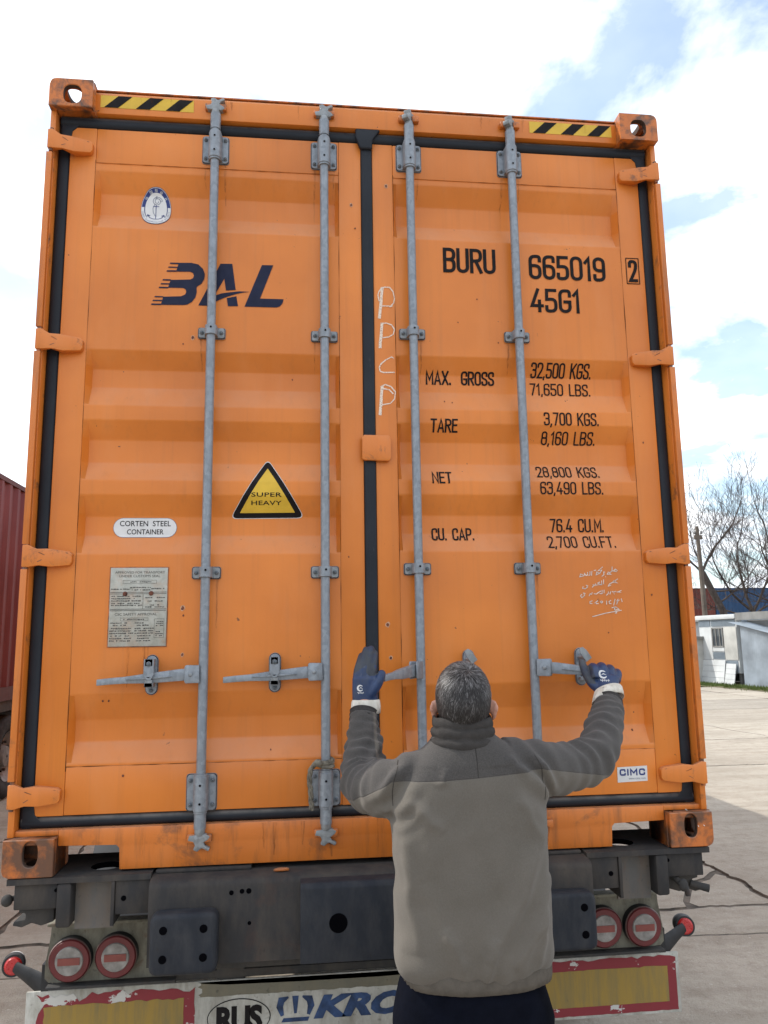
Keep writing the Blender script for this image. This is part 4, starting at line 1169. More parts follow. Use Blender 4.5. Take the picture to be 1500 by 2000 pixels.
for x in (-.594, -.168, .175, .595):
    run_down(x + .02, .085, .07, .012, container, 'dirt_run', flat_on(.040 - .0015))
for k in range(9):                                    # header
    x = rq.uniform(-.95, .95); run_down(x, 2.866, rq.uniform(.02, .06), rq.uniform(.002, .006), container, 'rust_run', flat_on(.042 - .0030))
for x, z, ln, w, dr in ((-.556, 2.612, .16, .006, 0), (-.632, 2.612, .10, .004, 0), (-.205, 2.61, .22, .005, 0), (-.13, 2.61, .12, .004, 0), (-.632, 1.885, .14, .005, 0), (-.556, .975, .18, .005, 0), (-.205, 1.885, .12, .004, 0), (-.80, .735, .10, .012, 0), (-.86, .735, .14, .006, 0), (-.63, .22, .04, .006, 0),
                      (.21, 2.61, .16, .004, 1), (.56, 2.61, .20, .005, 1), (.632, 2.61, .11, .005, 1), (.21, 1.895, .16, .004, 1), (.558, 1.895, .12, .005, 1), (.632, .985, .2, .005, 1)):
    run_down(x, z, ln, w, door_r if dr else door_l, 'rust_run' if rq.random() < .45 else 'dirt_run', on_r(.0013) if dr else on_l(.0013))
# knocks and chips: a pale rim round a rusty spot
M['chip_rim'] = plain('chip_rim', (.62, .36, .22), .8, 0, .2, 40)
for x, z, r, dr in ((-.665, 1.886, .006, 0), (-.70, 1.86, .003, 0), (-.675, .868, .007, 0), (-.672, .842, .004, 0), (-.672, .705, .005, 0), (-.29, 1.74, .003, 0), (-.16, 2.42, .004, 0), (-.94, .55, .004, 0), (-.92, .55, .004, 0), (-.86, .30, .004, 0), (-.36, .37, .003, 0), (-.06, 2.46, .005, 0), (-.045, 2.36, .004, 0), (-.08, 1.05, .003, 0),
                    (.082, 2.55, .006, 1), (.36, 1.98, .003, 1), (.52, 1.9, .003, 1), (.30, 1.66, .003, 1), (.33, 1.655, .003, 1), (.06, .80, .006, 1), (.07, .68, .005, 1), (.9, .76, .003, 1), (.98, .40, .004, 1), (.44, 2.08, .003, 1), (1.09, 1.5, .004, 1), (1.08, .9, .004, 1)):
    def blob(k, sd): 
        return [(x + r * k * math.cos(t) * (1 + .5 * noise.noise((math.cos(t) + sd, math.sin(t), x * 40))), z + r * k * 1.3 * math.sin(t) * (1 + .5 * noise.noise((math.sin(t) + sd, math.cos(t), z * 40)))) for t in [2 * PI * j / 12 for j in range(12)]]
    d_o = door_r if dr else door_l; d_z = dzr if dr else dzl
    if r > .0045: sheet('paint_chip', [blob(1.25, 1)], M['chip_rim'], d_o, d_z, .0012)
    sheet('paint_chip', [blob(.8, 2)], M['rust'], d_o, d_z, .0017)

# ------------------------------------------------------------------ the trailer under the orange container
M['lamp_rim'] = plain('lamp_rim', (.20, .13, .12), .5, 0, .3, 30)
trailer = thing('semi_trailer', 'grimy grey chassis trailer carrying the orange container', 'trailer', (0, 0, 0))
def tpart(name, fn, mats, **kw):
    m = MB(); fn(m); return m.build(name, mats, trailer, **kw)
# rear cross beam: pressed face with a rounded top edge
tpart('rear_beam', lambda m: m.prism([(-0.050, 0.818), (-0.050, 1.050), (-0.046, 1.062), (-0.034, 1.071), (0.02, 1.077), (0.30, 1.077), (0.30, 1.060), (0.05, 1.055), (-0.040, 1.045), (-0.040, 0.818)], 'x', -0.742, 0.742), M['chassis'], smooth=50, recalc=True)
tpart('beam_top_plate', lambda m: m.box(-0.735, -0.42, 0.03, 0.25, 1.0775, 1.0885), M['chassis'], bevel=.003)
tpart('beam_top_plate', lambda m: m.box(0.42, 0.735, 0.03, 0.25, 1.0775, 1.0885), M['chassis'], bevel=.003)
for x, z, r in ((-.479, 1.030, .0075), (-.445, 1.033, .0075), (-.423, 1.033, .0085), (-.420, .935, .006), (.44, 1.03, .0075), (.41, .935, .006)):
    tpart('painted_bolt_hole', lambda m: m.cyl((x, -0.0495, z), (x, -0.0512, z), r, None, 12), M['hole'])  # flat black disc painting the shaded hole, no depth
for sx in (-1, 1):
    X = lambda a: sx * a
    def bx(m, a, b, *r, mi=0): m.box(min(X(a), X(b)), max(X(a), X(b)), *r, mi)
    # carrier plate under the casting with the twist-lock bore
    m = MB(); m.plate_hole(min(X(1.20), X(.745)), max(X(1.20), X(.745)), 0.005, 0.30, 1.068, 1.0865, X(.915), 0.125, 0.050, 0.050, axis='z', p=2.0, mh=1)
    m.build('carrier_plate', [M['chassis'], M['hole']], trailer, recalc=True, bevel=0)
    m = MB(); bx(m, .742, .86, .012, .05, .962, 1.0675); m.build('bracket', M['chassis'], trailer, bevel=.004)
    m = MB(); m.cyl((X(.832), .0118, 1.012), (X(.832), .0105, 1.012), .0085, None, 12); m.build('painted_bolt_hole', M['hole'], trailer)
    # upright channel: two flanges and a recessed rusty web
    m = MB(); bx(m, 1.045, .997, .006, .12, .930, 1.0675); m.build('upright', M['chassis'], trailer, bevel=.010)
    m = MB(); bx(m, .872, .8605, .006, .12, .930, 1.0675); m.build('upright', M['chassis'], trailer, bevel=.002)
    m = MB(); bx(m, .9965, .8725, .060, .070, .910, 1.0675); m.build('upright_web', M['web'] if 'web' in M else M.setdefault('web', grimy_steel('rusty_web', (.10, .095, .09), (.19, .14, .10), (.15, .07, .04), .7, .85, .6, 1.6)), trailer)
    # end box outside the channel with its toothed twist-lock carrier
    m = MB(); bx(m, 1.180, 1.0455, .020, .24, .988, 1.0675); m.build('end_box', M['chassis'], trailer, bevel=.004)
    m = MB(); m.cyl((X(.972) if False else X(1.048), .0185, 1.045), (X(1.048), .0170, 1.045), .006, None, 10); m.build('painted_bolt_hole', M['hole'], trailer)
    m = MB()
    m.prism([(X(a), b) for a, b in ((1.06, .985), (1.172, .985), (1.172, .972), (1.150, .968), (1.150, .950), (1.185, .946), (1.19, .932), (1.16, .926), (1.13, .938), (1.10, .928), (1.06, .940))], 'y', .05, .20)
    m.build('twist_lock', M['chassis_dark'], trailer, bevel=.004, recalc=True)
    m = MB(); m.cyl((X(1.165), .10, 1.012), (X(1.205), .06, 1.012), .009, .009, 10); m.ball((X(1.212), .055, 1.010), .019, 12)
    if sx > 0:
        m = MB(); m.tube([(1.075, .06, .985), (1.085, .02, .97), (1.10, .00, .955), (1.105, .0, .93)], [.010, .011, .010, .009], 10); m.ball((1.09, .0, .965), (.017, .014, .022), 12); m.cyl((1.14, .05, .955), (1.20, .03, .94), .012, .014, 10)
    m.build('lock_lever', M['chassis_dark'], trailer, smooth=50)
    # buffers: rubber with four bolt holes painted as flat black discs
    m = MB()
    P_ = []
    a, b_, r = .1055, .091, .026
    for ex_, ez_, a0 in ((1, 1, 0), (-1, 1, 90), (-1, -1, 180), (1, -1, 270)):
        for t in (0, 30, 60, 90):
            an = math.radians(a0 + t); P_.append((X(.6205) + ex_ * (a - r) + r * math.cos(an), .903 + ez_ * (b_ - r) + r * math.sin(an)))
    m.prism(P_, 'y', -0.118, -0.051)
    m.build('buffer', M['buffer'], trailer, bevel=.016, seg=4)
    for e in (-1, 1):
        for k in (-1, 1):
            m = MB(); m.cyl((X(.6205) + e * .062, -0.1172, .906 + k * .042), (X(.6205) + e * .062, -0.1192, .906 + k * .042), .0125, None, 14); m.build('painted_buffer_hole', M['hole'], trailer)
    # lamp board
    m = MB(); m.prism([(X(p[0]), p[1]) for p in ((1.165, .655), (1.165, .70), (1.150, .80), (1.148, .842), (.70, .842), (.70, .640), (1.15, .640))], 'y', .352, .368); m.build('lamp_board', M['board'], trailer, recalc=True)
    m = MB(); bx(m, 1.150, .70, .300, .351, .843, .853); m.build('lamp_board_flange', M['board'], trailer, bevel=.002)
    m = MB(); bx(m, 1.150, .70, .310, .351, .630, .6395); m.build('lamp_board_flange', M['chassis_dark'], trailer, bevel=.002)
    for lx, lz in ((1.073, .722), (.913, .726)):
        lamp = MB(); lamp.cyl((X(lx), .351, lz), (X(lx), .322, lz), .075, .073, 40); lamp = lamp.build('tail_lamp', M['black_plastic'], trailer, smooth=40)
        m = MB(); m.cyl((X(lx), .3215, lz), (X(lx), .313, lz), .0725, .067, 40); m.build('red_ring', M['lamp_red'], lamp, smooth=30)
        m = MB(); m.cyl((X(lx), .3128, lz), (X(lx), .309, lz), .0490, .0465, 36); m.build('clear_lens', M['lamp_clear'], lamp, smooth=30)
        m = MB(); m.box(X(lx) - .038, X(lx) + .038, .3062, .3088, lz - .012, lz + .012); m.build('lens_stripe', M['lamp_amber'], lamp)
        m = MB()
        for k in range(40):
            t0, t1 = 2 * PI * k / 40, 2 * PI * (k + 1) / 40
            m.add([(X(lx) + .0745 * math.cos(t0), .3210, lz + .0745 * math.sin(t0)), (X(lx) + .0745 * math.cos(t1), .3210, lz + .0745 * math.sin(t1)), (X(lx) + .0720 * math.cos(t1), .3155, lz + .0720 * math.sin(t1)), (X(lx) + .0720 * math.cos(t0), .3155, lz + .0720 * math.sin(t0))], [(0, 1, 2, 3)])
        m.build('lamp_rim', M['lamp_rim'], lamp)
    # side marker on a rubber arm
    ax_, az_ = X(1.312), .664
    m = MB(); m.tube([(X(1.165), .40, .615), (X(1.20), .41, .622), (X(1.26), .44, .645), (X(1.30), .455, .662)], [(.040, .012), (.036, .011), (.026, .011), (.020, .012)], 12); m.box(min(X(1.185), X(1.160)), max(X(1.185), X(1.160)), .385, .43, .575, .69)
    arm = m.build('marker_arm', M['black_plastic'], trailer, smooth=50)
    dv = Vector((-sx * .22, -1, .13)).normalized(); c0 = Vector((ax_, .470, az_))
    m = MB(); m.cyl(c0 - dv * .020, c0 + dv * .012, .041, .038, 28); m.build('marker_body', M['black_plastic'], arm, smooth=40)
    m = MB(); m.cyl(c0 - dv * .050, c0 - dv * .0205, .037, .0405, 28); m.build('marker_clear_lens', M['sticker_white'] if sx < 0 else M['black_plastic'], arm, smooth=40)
    m = MB(); m.cyl(c0 + dv * .0122, c0 + dv * .020, .031, .025, 24); m.build('marker_red_lens', M['marker_red'], arm, smooth=20)
    # frame rail, fenders, wheels
    m = MB(); bx(m, .60, .44, .31, 11.6, 1.035, 1.058); bx(m, .53, .51, .31, 11.6, .70, 1.0345); bx(m, .60, .44, .31, 11.6, .675, .6995); m.build('frame_rail', M['chassis_dark'], trailer)
    for wi, wy in enumerate((1.62, 2.93, 4.24)):
        wh = MB()
        prof = [(.30, .100), (.36, .128), (.43, .140), (.475, .128), (.498, .095), (.500, .0), (.498, -.095), (.475, -.128), (.43, -.140), (.36, -.128), (.30, -.100)]
        def ring(m_, prof, n=40):
            vs = []; fs = []
            for k in range(n):
                t = 2 * PI * k / n
                for r_, d in prof: vs.append((X(1.055) + d, wy + r_ * math.cos(t), .50 + r_ * math.sin(t)))
            q = len(prof)
            for k in range(n):
                for j in range(q - 1):
                    k2 = (k + 1) % n; fs.append((k * q + j, k * q + j + 1, k2 * q + j + 1, k2 * q + j))
            m_.add(vs, fs)
        ring(wh, prof); w = wh.build('wheel', M['tyre'], trailer, smooth=50, recalc=True)
        m = MB(); ring(m, [(.301, .10), (.29, .06), (.20, .045), (.12, .07), (.10, .09), (.02, .09)]); ring(m, [(.301, -.10), (.28, -.07), (.15, -.06), (.02, -.06)]); m.build('rim', M['rim'], w, smooth=40)
        m = MB()
        pts = []
        for k in range(13):
            t = math.radians(12 + 156 * k / 12); pts.append((wy + .575 * math.cos(t), .485 + .575 * math.sin(t)))
        poly = pts + [(p[0] * 1 + (wy - p[0]) * .012, p[1] - .008) for p in pts[::-1]]
        n_ = len(pts)
        vs = [(X(.86), *p) for p in pts] + [(X(1.215), *p) for p in pts]
        m.add(vs, [(i, i + 1, n_ + i + 1, n_ + i) for i in range(n_ - 1)])
        m.build('mudguard', M['mudguard'] if 'mudguard' in M else M.setdefault('mudguard', plain('grey_mudguard', (.09, .09, .094), .6, 0, .2, 6)), trailer, smooth=50)
for wy in (1.62, 2.93, 4.24):
    m = MB(); m.cyl((-1.0, wy, .5), (1.0, wy, .5), .075, None, 16); m.build('axle', M['chassis_dark'], trailer)
for k in range(7):
    y_ = .75 + 1.6 * k
    m = MB(); m.box(-.509, .509, y_, y_ + .08, .80, .98); m.build('frame_cross_member', M['chassis_dark'], trailer)
for sx in (-1, 1):
    m = MB(); m.box(*sorted((sx * .75, sx * .67)), 9.5, 9.6, .03, 1.0); m.box(*sorted((sx * .85, sx * .57)), 9.42, 9.68, 0.0, .03); m.build('landing_leg', M['chassis_dark'], trailer, bevel=.005)
# middle ram block: thick rubber slab, the dark of its bores painted on as discs
m = MB()
m.prism([(-.120, .826), (-.120, 1.050), (-.108, 1.064), (-.055, 1.0662), (-.0515, 1.06), (-.0515, .826)], 'x', -.256, .256)
m.build('ram_block', M['buffer'], trailer, bevel=.004, recalc=True)
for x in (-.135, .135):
    m = MB(); m.cyl((x, -.1195, .943), (x, -.1214, .943), .0295, None, 28); m.build('painted_ram_bore', M['hole'], trailer)
# underside stay below the beam and the bumper bar that carries the marker plates
m = MB(); m.box(-.74, .74, .02, .06, .775, .817); m.build('beam_stay', M['chassis_dark'], trailer, bevel=.004)
m = MB(); m.box(-1.15, 1.15, .395, .50, .602, .632); m.build('bumper_bar', M['chassis_dark'], trailer, bevel=.006)
m = MB(); m.box(-.69, .69, .505, .62, .560, .812); m.build('dark_gap_backing', M['chassis_dark'], trailer, bevel=.006)  # added backing: blocks the bright ground so the gap under the beam stays dark
for sx in (-1, 1):
    m = MB(); m.box(*sorted((sx * .56, sx * .46)), .396, .47, .42, .70); m.build('bumper_stay', M['chassis_dark'], trailer, bevel=.004)

# bumper panel: white steel, red-and-yellow marker films that have begun to peel
def peel(name, col, edge_lo, edge_hi, under=(.52, .51, .48), stain=(.22, .19, .12), stain_amt=.5):
    t = NT(name)
    f = t.noise(9, 6, .62, t.mapping((1, 1, 1.4)))
    st = t.noise(1.0, 6, .65, t.mapping((26, 26, 3.5), (2, 7, 1)))
    c = t.mix(t.math('MULTIPLY', t.ramp(st, .42, .68), stain_amt), col, stain)
    c = t.mix(t.ramp(f, edge_lo, edge_hi), c, under)
    c = t.mix(t.math('MULTIPLY', t.ramp(t.noise(34, 5, .7), .66, .74), .6), c, (.10, .05, .03))
    return t.out(c, .6, 0, .35)
M['bumper_white'] = grimy_steel('bumper_white', (.40, .39, .355), (.20, .18, .14), (.16, .075, .04), .75, .7, .45, 2.2)
M['film_red'] = peel('film_red', (.225, .028, .037), .645, .655, stain=(.20, .03, .035), stain_amt=.4)
M['film_red_old'] = peel('film_red_old', (.225, .028, .037), .56, .57, stain=(.20, .03, .035), stain_amt=.4)
M['film_yellow'] = peel('film_yellow', (.31, .200, .045), .72, .73, stain=(.17, .14, .07), stain_amt=.75)
M['film_dirty'] = grimy_steel('bumper_dirt', (.14, .13, .10), (.22, .19, .13), (.12, .06, .035), .7, .85, .5, 2.0)
m = MB(); m.box(-1.235, 1.235, .384, .394, .382, .601); panel_b = m.build('bumper_panel', M['bumper_white'], trailer, bevel=.003)
BY = .384
def fsheet(name, polys, mat, off, parent=panel_b): return sheet(name, polys, M[mat], parent, 0, off, False, BY)
rect = lambda a, b, c, d: [(a, c), (b, c), (b, d), (a, d)]
def ragged(x0, x1, z0, z1, amp, seed, n=26, top=True, left=True):
    r_ = random.Random(seed)
    P_ = []
    for k in range(n + 1): P_.append((x0 + (x1 - x0) * k / n, z0 + r_.random() * amp * .25))
    for k in range(8): P_.append((x1 - r_.random() * amp * .2, z0 + (z1 - z0) * (k + .5) / 8))
    for k in range(n + 1): P_.append((x1 - (x1 - x0) * k / n, z1 - (abs(r_.gauss(0, .55)) * amp if top else 0)))
    for k in range(8): P_.append((x0 + (abs(r_.gauss(0, .7)) * amp if left else 0), z1 - (z1 - z0) * (k + .5) / 8))
    return P_
# left marker
fsheet('marker_film_red', [ragged(-1.200, -.636, .386, .592, .020, 4)], 'film_red_old', .0012)
fsheet('marker_film_yellow', [ragged(-1.172, -.677, .386, .553, .007, 6, left=True)], 'film_yellow', .0022)
# right marker
fsheet('marker_film_red', [ragged(.640, 1.222, .392, .594, .009, 8, left=False)], 'film_red', .0012)
fsheet('marker_film_yellow', [ragged(.690, 1.186, .424, .556, .004, 9, left=False)], 'film_yellow', .0022)
# middle: grimy band, country oval, maker's name
fsheet('grime_band', [ragged(-.630, .630, .545, .5985, .016, 12, 60, top=True)], 'film_dirty', .0010)
def ellipse(cx, cz, a, b, n=40): return [(cx + a * math.cos(2 * PI * k / n), cz + b * math.sin(2 * PI * k / n)) for k in range(n)]
rx0, rz0 = -.477, .470
fsheet('country_oval', [ellipse(rx0, rz0, .116, .066)], 'ink', .0012)
fsheet('country_oval_face', [ellipse(rx0, rz0, .1125, .0625)], 'bumper_white', .0020)
print_text('country_letters', 'RUS', rx0 - .082, rx0 + .086, rz0 - .048, rz0 + .042, 'ink', panel_b, flat_on(BY - .0028), 0, .05, .92)
print_text('maker_name', 'KRONE', -.203, .375, .448, .530, 'maker_blue' if 'maker_blue' in M else (M.__setitem__('maker_blue', plain('maker_blue', (.028, .060, .150), .6, 0, .35, 30)) or 'maker_blue'), panel_b, flat_on(BY - .0016), .30, .055, .98)
# crown: three curved points on a base bar
cxr, czr = -.270, .496
crown = [[(cxr - .048, czr - .030), (cxr - .058, czr), (cxr - .052, czr + .024), (cxr - .026, czr + .033)], [(cxr + .048, czr - .030), (cxr + .058, czr), (cxr + .052, czr + .024), (cxr + .026, czr + .033)],
         [(cxr, czr + .036), (cxr, czr - .024)]]
strokes('maker_crown', crown, [.0085, .0105, .0095, .004], 'maker_blue', panel_b, flat_on(BY - .0016)) if False else None
m = MB()
for ln, hw in ((crown[0], [.006, .012, .012, .003]), (crown[1], [.006, .012, .012, .003]), (crown[2], [.012, .005])):
    for q in ribbon(ln, hw): m.add([(p[0], BY - .0016, p[1]) for p in q], [(0, 1, 2, 3)])
m.add([(cxr - .052, BY - .0016, czr - .052), (cxr + .046, BY - .0016, czr - .052), (cxr + .052, BY - .0016, czr - .038), (cxr - .044, BY - .0016, czr - .038)], [(0, 1, 2, 3)])
m.build('maker_crown', M['maker_blue'], panel_b, smooth=0)

# ------------------------------------------------------------------ small loose things
# rope knotted round the second rod
rope_pts = []
for k in range(34):
    t = k / 33 * 3.2 * 2 * PI
    rope_pts.append((-.168 + (.0225 + .002 * math.sin(t * 3)) * math.cos(t), .032 + .0225 * math.sin(t), CZ + .312 + .022 * k / 33 + .004 * math.sin(t * .7)))
tail = [(-.185, .005, CZ + .330), (-.206, .004, CZ + .328), (-.222, .012, CZ + .305), (-.225, .020, CZ + .27), (-.221, .024, CZ + .24), (-.219, .028, CZ + .20), (-.216, .03, CZ + .165)]
m = MB()
for pts in (rope_pts, tail):
    fine = []
    for i in range(len(pts) - 1):
        for k in range(5):
            fine.append(Vector(pts[i]).lerp(Vector(pts[i + 1]), k / 5))
    for ph in (0, 2 * PI / 3, 4 * PI / 3):
        pth = []
        for i, p in enumerate(fine):
            t = i * .55 + ph
            pth.append(p + Vector((math.cos(t), .4 * math.sin(t), .6 * math.sin(t))) * .0045)
        m.tube(pth, .0052, 6)
m.ball((-.196, .002, CZ + .330), (.016, .012, .013), 10)
rope = m.build('rope', M['rope'])
tag(rope, 'frayed grey rope knotted round the second lock rod above its lower bracket', 'rope')
m = MB()
m.tube([(1.135, .045, CZ + .125), (1.160, .02, CZ + .100), (1.178, .006, CZ + .078), (1.186, -.002, CZ + .070)], .0016, 5)
m.tube([(1.160, .02, CZ + .100), (1.162, .008, CZ + .080), (1.1635, -.002, CZ + .068)], .0014, 5)
strp = m.build('plastic_tie', M['sticker_white'])
tag(strp, 'snapped white plastic tie hanging at the lower right container corner', 'tie')
m = MB(); m.prism([(-.345, -.010), (-.333, .004), (-.318, .010), (-.300, .004), (-.292, -.006), (-.315, -.012)], 'z', 1.0778, 1.086)
fl = m.build('paint_flake', M['orange_casting'], bevel=.002, recalc=True)
tag(fl, 'small flake of orange paint lying on the grey rear beam', 'paint flake')

# ------------------------------------------------------------------ the dark red container parked on the left
def painted_steel(name, col, fade, rust_amt=.35):
    t = NT(name)
    c = t.mix(t.ramp(t.noise(1.1, 5), .3, .7), col, fade)
    c = t.mix(t.math('MULTIPLY', t.ramp(t.noise(1.0, 6, .65, t.mapping((14, 14, 1.0))), .48, .72), .45), c, tuple(k * .55 for k in col))
    c = t.mix(t.math('MULTIPLY', t.ramp(t.noise(6, 7, .7), .60, .70), rust_amt), c, (.10, .04, .02))
    return t.out(c, .65, 0, .3)
M['maroon'] = painted_steel('maroon_paint', (.12, .026, .030), (.17, .048, .050))
M['maroon_dark'] = painted_steel('maroon_rail', (.075, .022, .022), (.11, .035, .032), .6)
M['blue_box'] = painted_steel('blue_container_paint', (.028, .070, .155), (.045, .10, .20))
M['navy_box'] = painted_steel('navy_container_paint', (.018, .045, .13), (.03, .07, .17))
M['brown_box'] = painted_steel('brown_container_paint', (.15, .035, .03), (.20, .06, .045))

def box_container(name, label, mat, mat_rail, loc, rz, length, high=2.59, group=None):
    """ordinary freight container seen from outside: local x = width, y = length, origin at rear bottom centre"""
    root = thing(name, label, 'container', loc, rz, group)
    for sx in (-1, 1):
        corrugated_wall('side_wall', root, mat, sx * (HW - .012), sx, .178, length - .178, .16, high - .06, -sx)
        b = MB(); b.box(*sorted((sx * HW, sx * (HW - .05))), .178, length - .178, .0, .161); b.build('side_rail', mat_rail, root)
        b = MB(); b.box(*sorted((sx * (HW - .004), sx * (HW - .06))), .178, length - .178, high - .07, high - .012); b.build('side_rail', mat_rail, root)
        for y0 in (0, length - .178):
            b = MB(); b.box(*sorted((sx * (HW - .004), sx * (HW - .11))), y0 + .01, y0 + .168, .1185, high - .1185); b.build('corner_post', mat, root)
            for z0 in (0, high - .118):
                b = MB(); b.box(*sorted((sx * HW, sx * (HW - .162))), y0, y0 + .178, z0, z0 + .118); b.build('corner_casting', mat_rail, root, bevel=.006)
    for y0, nm in ((.02, 'end_wall'), (length - .06, 'end_wall')):
        b = MB()
        prof = []; x = -1.10
        while x < 1.10 - .27:
            prof += [(x, 0), (x + .07, 0), (x + .14, .04), (x + .21, .04)]; x += .28
        prof += [(x, 0), (1.105, 0)]
        vs = []
        for px_, d in prof: vs += [(px_, y0 + (d if y0 < 1 else .04 - d), .10), (px_, y0 + (d if y0 < 1 else .04 - d), high - .10)]
        b.add(vs, [(2 * i, 2 * i + 2, 2 * i + 3, 2 * i + 1) for i in range(len(prof) - 1)])
        b.build(nm, mat, root, smooth=20)
        for z0 in (.0, high - .105):
            b = MB(); b.box(-1.056, 1.056, y0, y0 + .05, z0, z0 + .10); b.build('end_rail', mat_rail, root)
    b = MB(); b.box(-HW + .05, HW - .05, .06, length - .06, high - .045, high - .025); b.build('roof', mat, root)
    b = MB(); b.box(-HW + .05, HW - .05, .06, length - .06, .10, .14); b.build('floor_deck', mat_rail, root)
    return root
# its near side stands along x = -3.75; the trailer below mirrors the one in front of us
RX, RZ0 = -3.76 - HW, 1.19
box_container('parked_container', 'maroon ribbed container on a parked trailer at the left edge', M['maroon'], M['maroon_dark'], (RX, 3.0, RZ0), 0.0, 12.192, 2.69)
tr2 = thing('parked_trailer', 'dark trailer with big tyres under the maroon container', 'trailer', (RX, 3.0, 0))
for sx in (-1, 1):
    m = MB(); m.box(*sorted((sx * .60, sx * .44)), .2, 11.6, .82, 1.189); m.build('frame_rail', M['chassis_dark'], tr2)
    m = MB(); m.box(*sorted((sx * 1.20, sx * 1.10)), .1, 12.0, 1.06, 1.1885); m.build('side_rail', M['chassis_dark'], tr2)
    for wy in (3.35, 4.66, 5.97):
        wh = MB()
        prof = [(.30, .100), (.36, .128), (.43, .140), (.475, .128), (.498, .095), (.500, .0), (.498, -.095), (.475, -.128), (.43, -.140), (.36, -.128), (.30, -.100)]
        def ring2(m_, prof, n=44):
            vs = []; fs = []
            for k in range(n):
                t = 2 * PI * k / n
                for r_, d in prof: vs.append((sx * 1.06 + d, wy + r_ * math.cos(t), .50 + r_ * math.sin(t)))
            q = len(prof)
            for k in range(n):
                for j in range(q - 1):
                    k2 = (k + 1) % n; fs.append((k * q + j, k * q + j + 1, k2 * q + j + 1, k2 * q + j))
            m_.add(vs, fs)
        ring2(wh, prof); w = wh.build('wheel', M['tyre'], tr2, smooth=50, recalc=True)
        m = MB(); ring2(m, [(.301, sx * .11), (.285, sx * .09), (.22, sx * .03), (.14, sx * .03), (.12, sx * .09), (.02, sx * .10)]); m.build('rim', M['rim'], w, smooth=40)
        m = MB()
        for k in range(10):
            t = 2 * PI * k / 10; m.cyl((sx * 1.088, wy + .175 * math.cos(t), .5 + .175 * math.sin(t)), (sx * 1.125, wy + .175 * math.cos(t), .5 + .175 * math.sin(t)), .016, None, 6)
        m.build('wheel_nuts', M['chassis_dark'], w)
for wy in (3.35, 4.66, 5.97):
    m = MB(); m.cyl((-1.0, wy, .5), (1.0, wy, .5), .075, None, 14); m.build('axle', M['chassis_dark'], tr2)
for k in range(8):
    m = MB(); m.box(-1.095, 1.095, .4 + 1.5 * k, .48 + 1.5 * k, 1.02, 1.10); m.build('frame_cross_member', M['chassis_dark'], tr2)
for sx in (-1, 1):
    m = MB(); m.box(*sorted((sx * .75, sx * .67)), 9.5, 9.6, .03, 1.06); m.box(*sorted((sx * .85, sx * .57)), 9.42, 9.68, 0, .03); m.build('landing_leg', M['chassis_dark'], tr2)

# ------------------------------------------------------------------ far side of the yard, right
M['white_board'] = plain('white_cabin_board', (.52, .53, .53), .7, 0, .12, 1.5)
M['white_board_old'] = plain('weathered_cabin_board', (.46, .45, .42), .8, 0, .2, 1.2)
M['zinc'] = plain('corrugated_zinc', (.30, .345, .39), .55, .3, .2, .9)
M['zinc_light'] = plain('corrugated_zinc_pale', (.40, .44, .48), .55, .2, .2, 1.2)
M['grey_trim'] = plain('grey_trim', (.20, .195, .185), .7, 0, .2, 2)
M['window_glass'] = NT('window_glass').out((.05, .06, .07), .08, 0, .6)
M['bark'] = plain('tree_bark', (.075, .058, .050), .95, 0, .3, 6)
M['pole_grey'] = plain('weathered_pole', (.13, .105, .085), .9, 0, .25, 2)

A_ = Vector((16.22, 27.93)); B_ = Vector((16.47, 25.62))
d_ = (B_ - A_).normalized(); ang = math.atan2(d_.y, d_.x)          # local x runs along the cabin front, local y into the cabin
CWID = (B_ - A_).length
cabin = thing('site_cabin', 'small white panelled cabin with a window and flat roof', 'cabin', (A_.x, A_.y, 0), ang)
def cpart(name, mats, fn, root=None, **kw):
    m = MB(); fn(m); return m.build(name, mats, root or cabin, **kw)
Wc = CWID
cpart('wall', M['white_board'], lambda m: (m.box(0, Wc, .02, 4.6, .42, 2.48)))
# front panels, one by one, proud of the wall
xs_ = [0.0, .34 * Wc, .66 * Wc, Wc]
for i in range(3):
    a, b_ = xs_[i] + .015, xs_[i + 1] - .015
    if i != 1: cpart('panel', M['white_board_old'] if i == 2 else M['white_board'], lambda m: m.box(a, b_, -.012, .019, .92, 2.18))
    else: cpart('panel', M['white_board'], lambda m: m.box(a, b_, -.012, .019, 1.24, 1.38))
    # ribbed zinc bands above and below
    for z0, z1, nm in ((2.21, 2.46, 'ribbed_band'), (.45, .88, 'ribbed_band')):
        def rib(m):
            x = a
            while x < b_ - .05:
                m.box(x, x + .03, -.022, .018, z0, z1); x += .066
        cpart(nm, M['zinc'], rib)
def rib(m):
    x = xs_[1] + .03
    while x < xs_[2] - .05: m.box(x, x + .03, -.02, .018, .94, 1.20); x += .066
cpart('ribbed_band', M['zinc'], rib)
win = cpart('window', M['grey_trim'], lambda m: [m.box(xs_[1] + .03, xs_[1] + .08, -.03, .018, 1.40, 2.16), m.box(xs_[2] - .08, xs_[2] - .03, -.03, .018, 1.40, 2.16), m.box(xs_[1] + .081, xs_[2] - .081, -.03, .018, 1.40, 1.45), m.box(xs_[1] + .081, xs_[2] - .081, -.03, .018, 2.11, 2.16), m.box(xs_[1] + .25, xs_[1] + .29, -.03, .018, 1.451, 2.109), m.box(xs_[2] - .25, xs_[2] - .21, -.03, .018, 1.451, 2.109)])
for a, b_ in ((xs_[1] + .082, xs_[1] + .249), (xs_[1] + .291, xs_[2] - .251), (xs_[2] - .209, xs_[2] - .082)):
    cpart('pane', M['window_glass'], lambda m: m.box(a, b_, -.004, .012, 1.452, 2.108), win)
cpart('roof', M['white_board'], lambda m: m.box(-.08, Wc + .06, -.10, 4.7, 2.482, 2.66), bevel=.02)
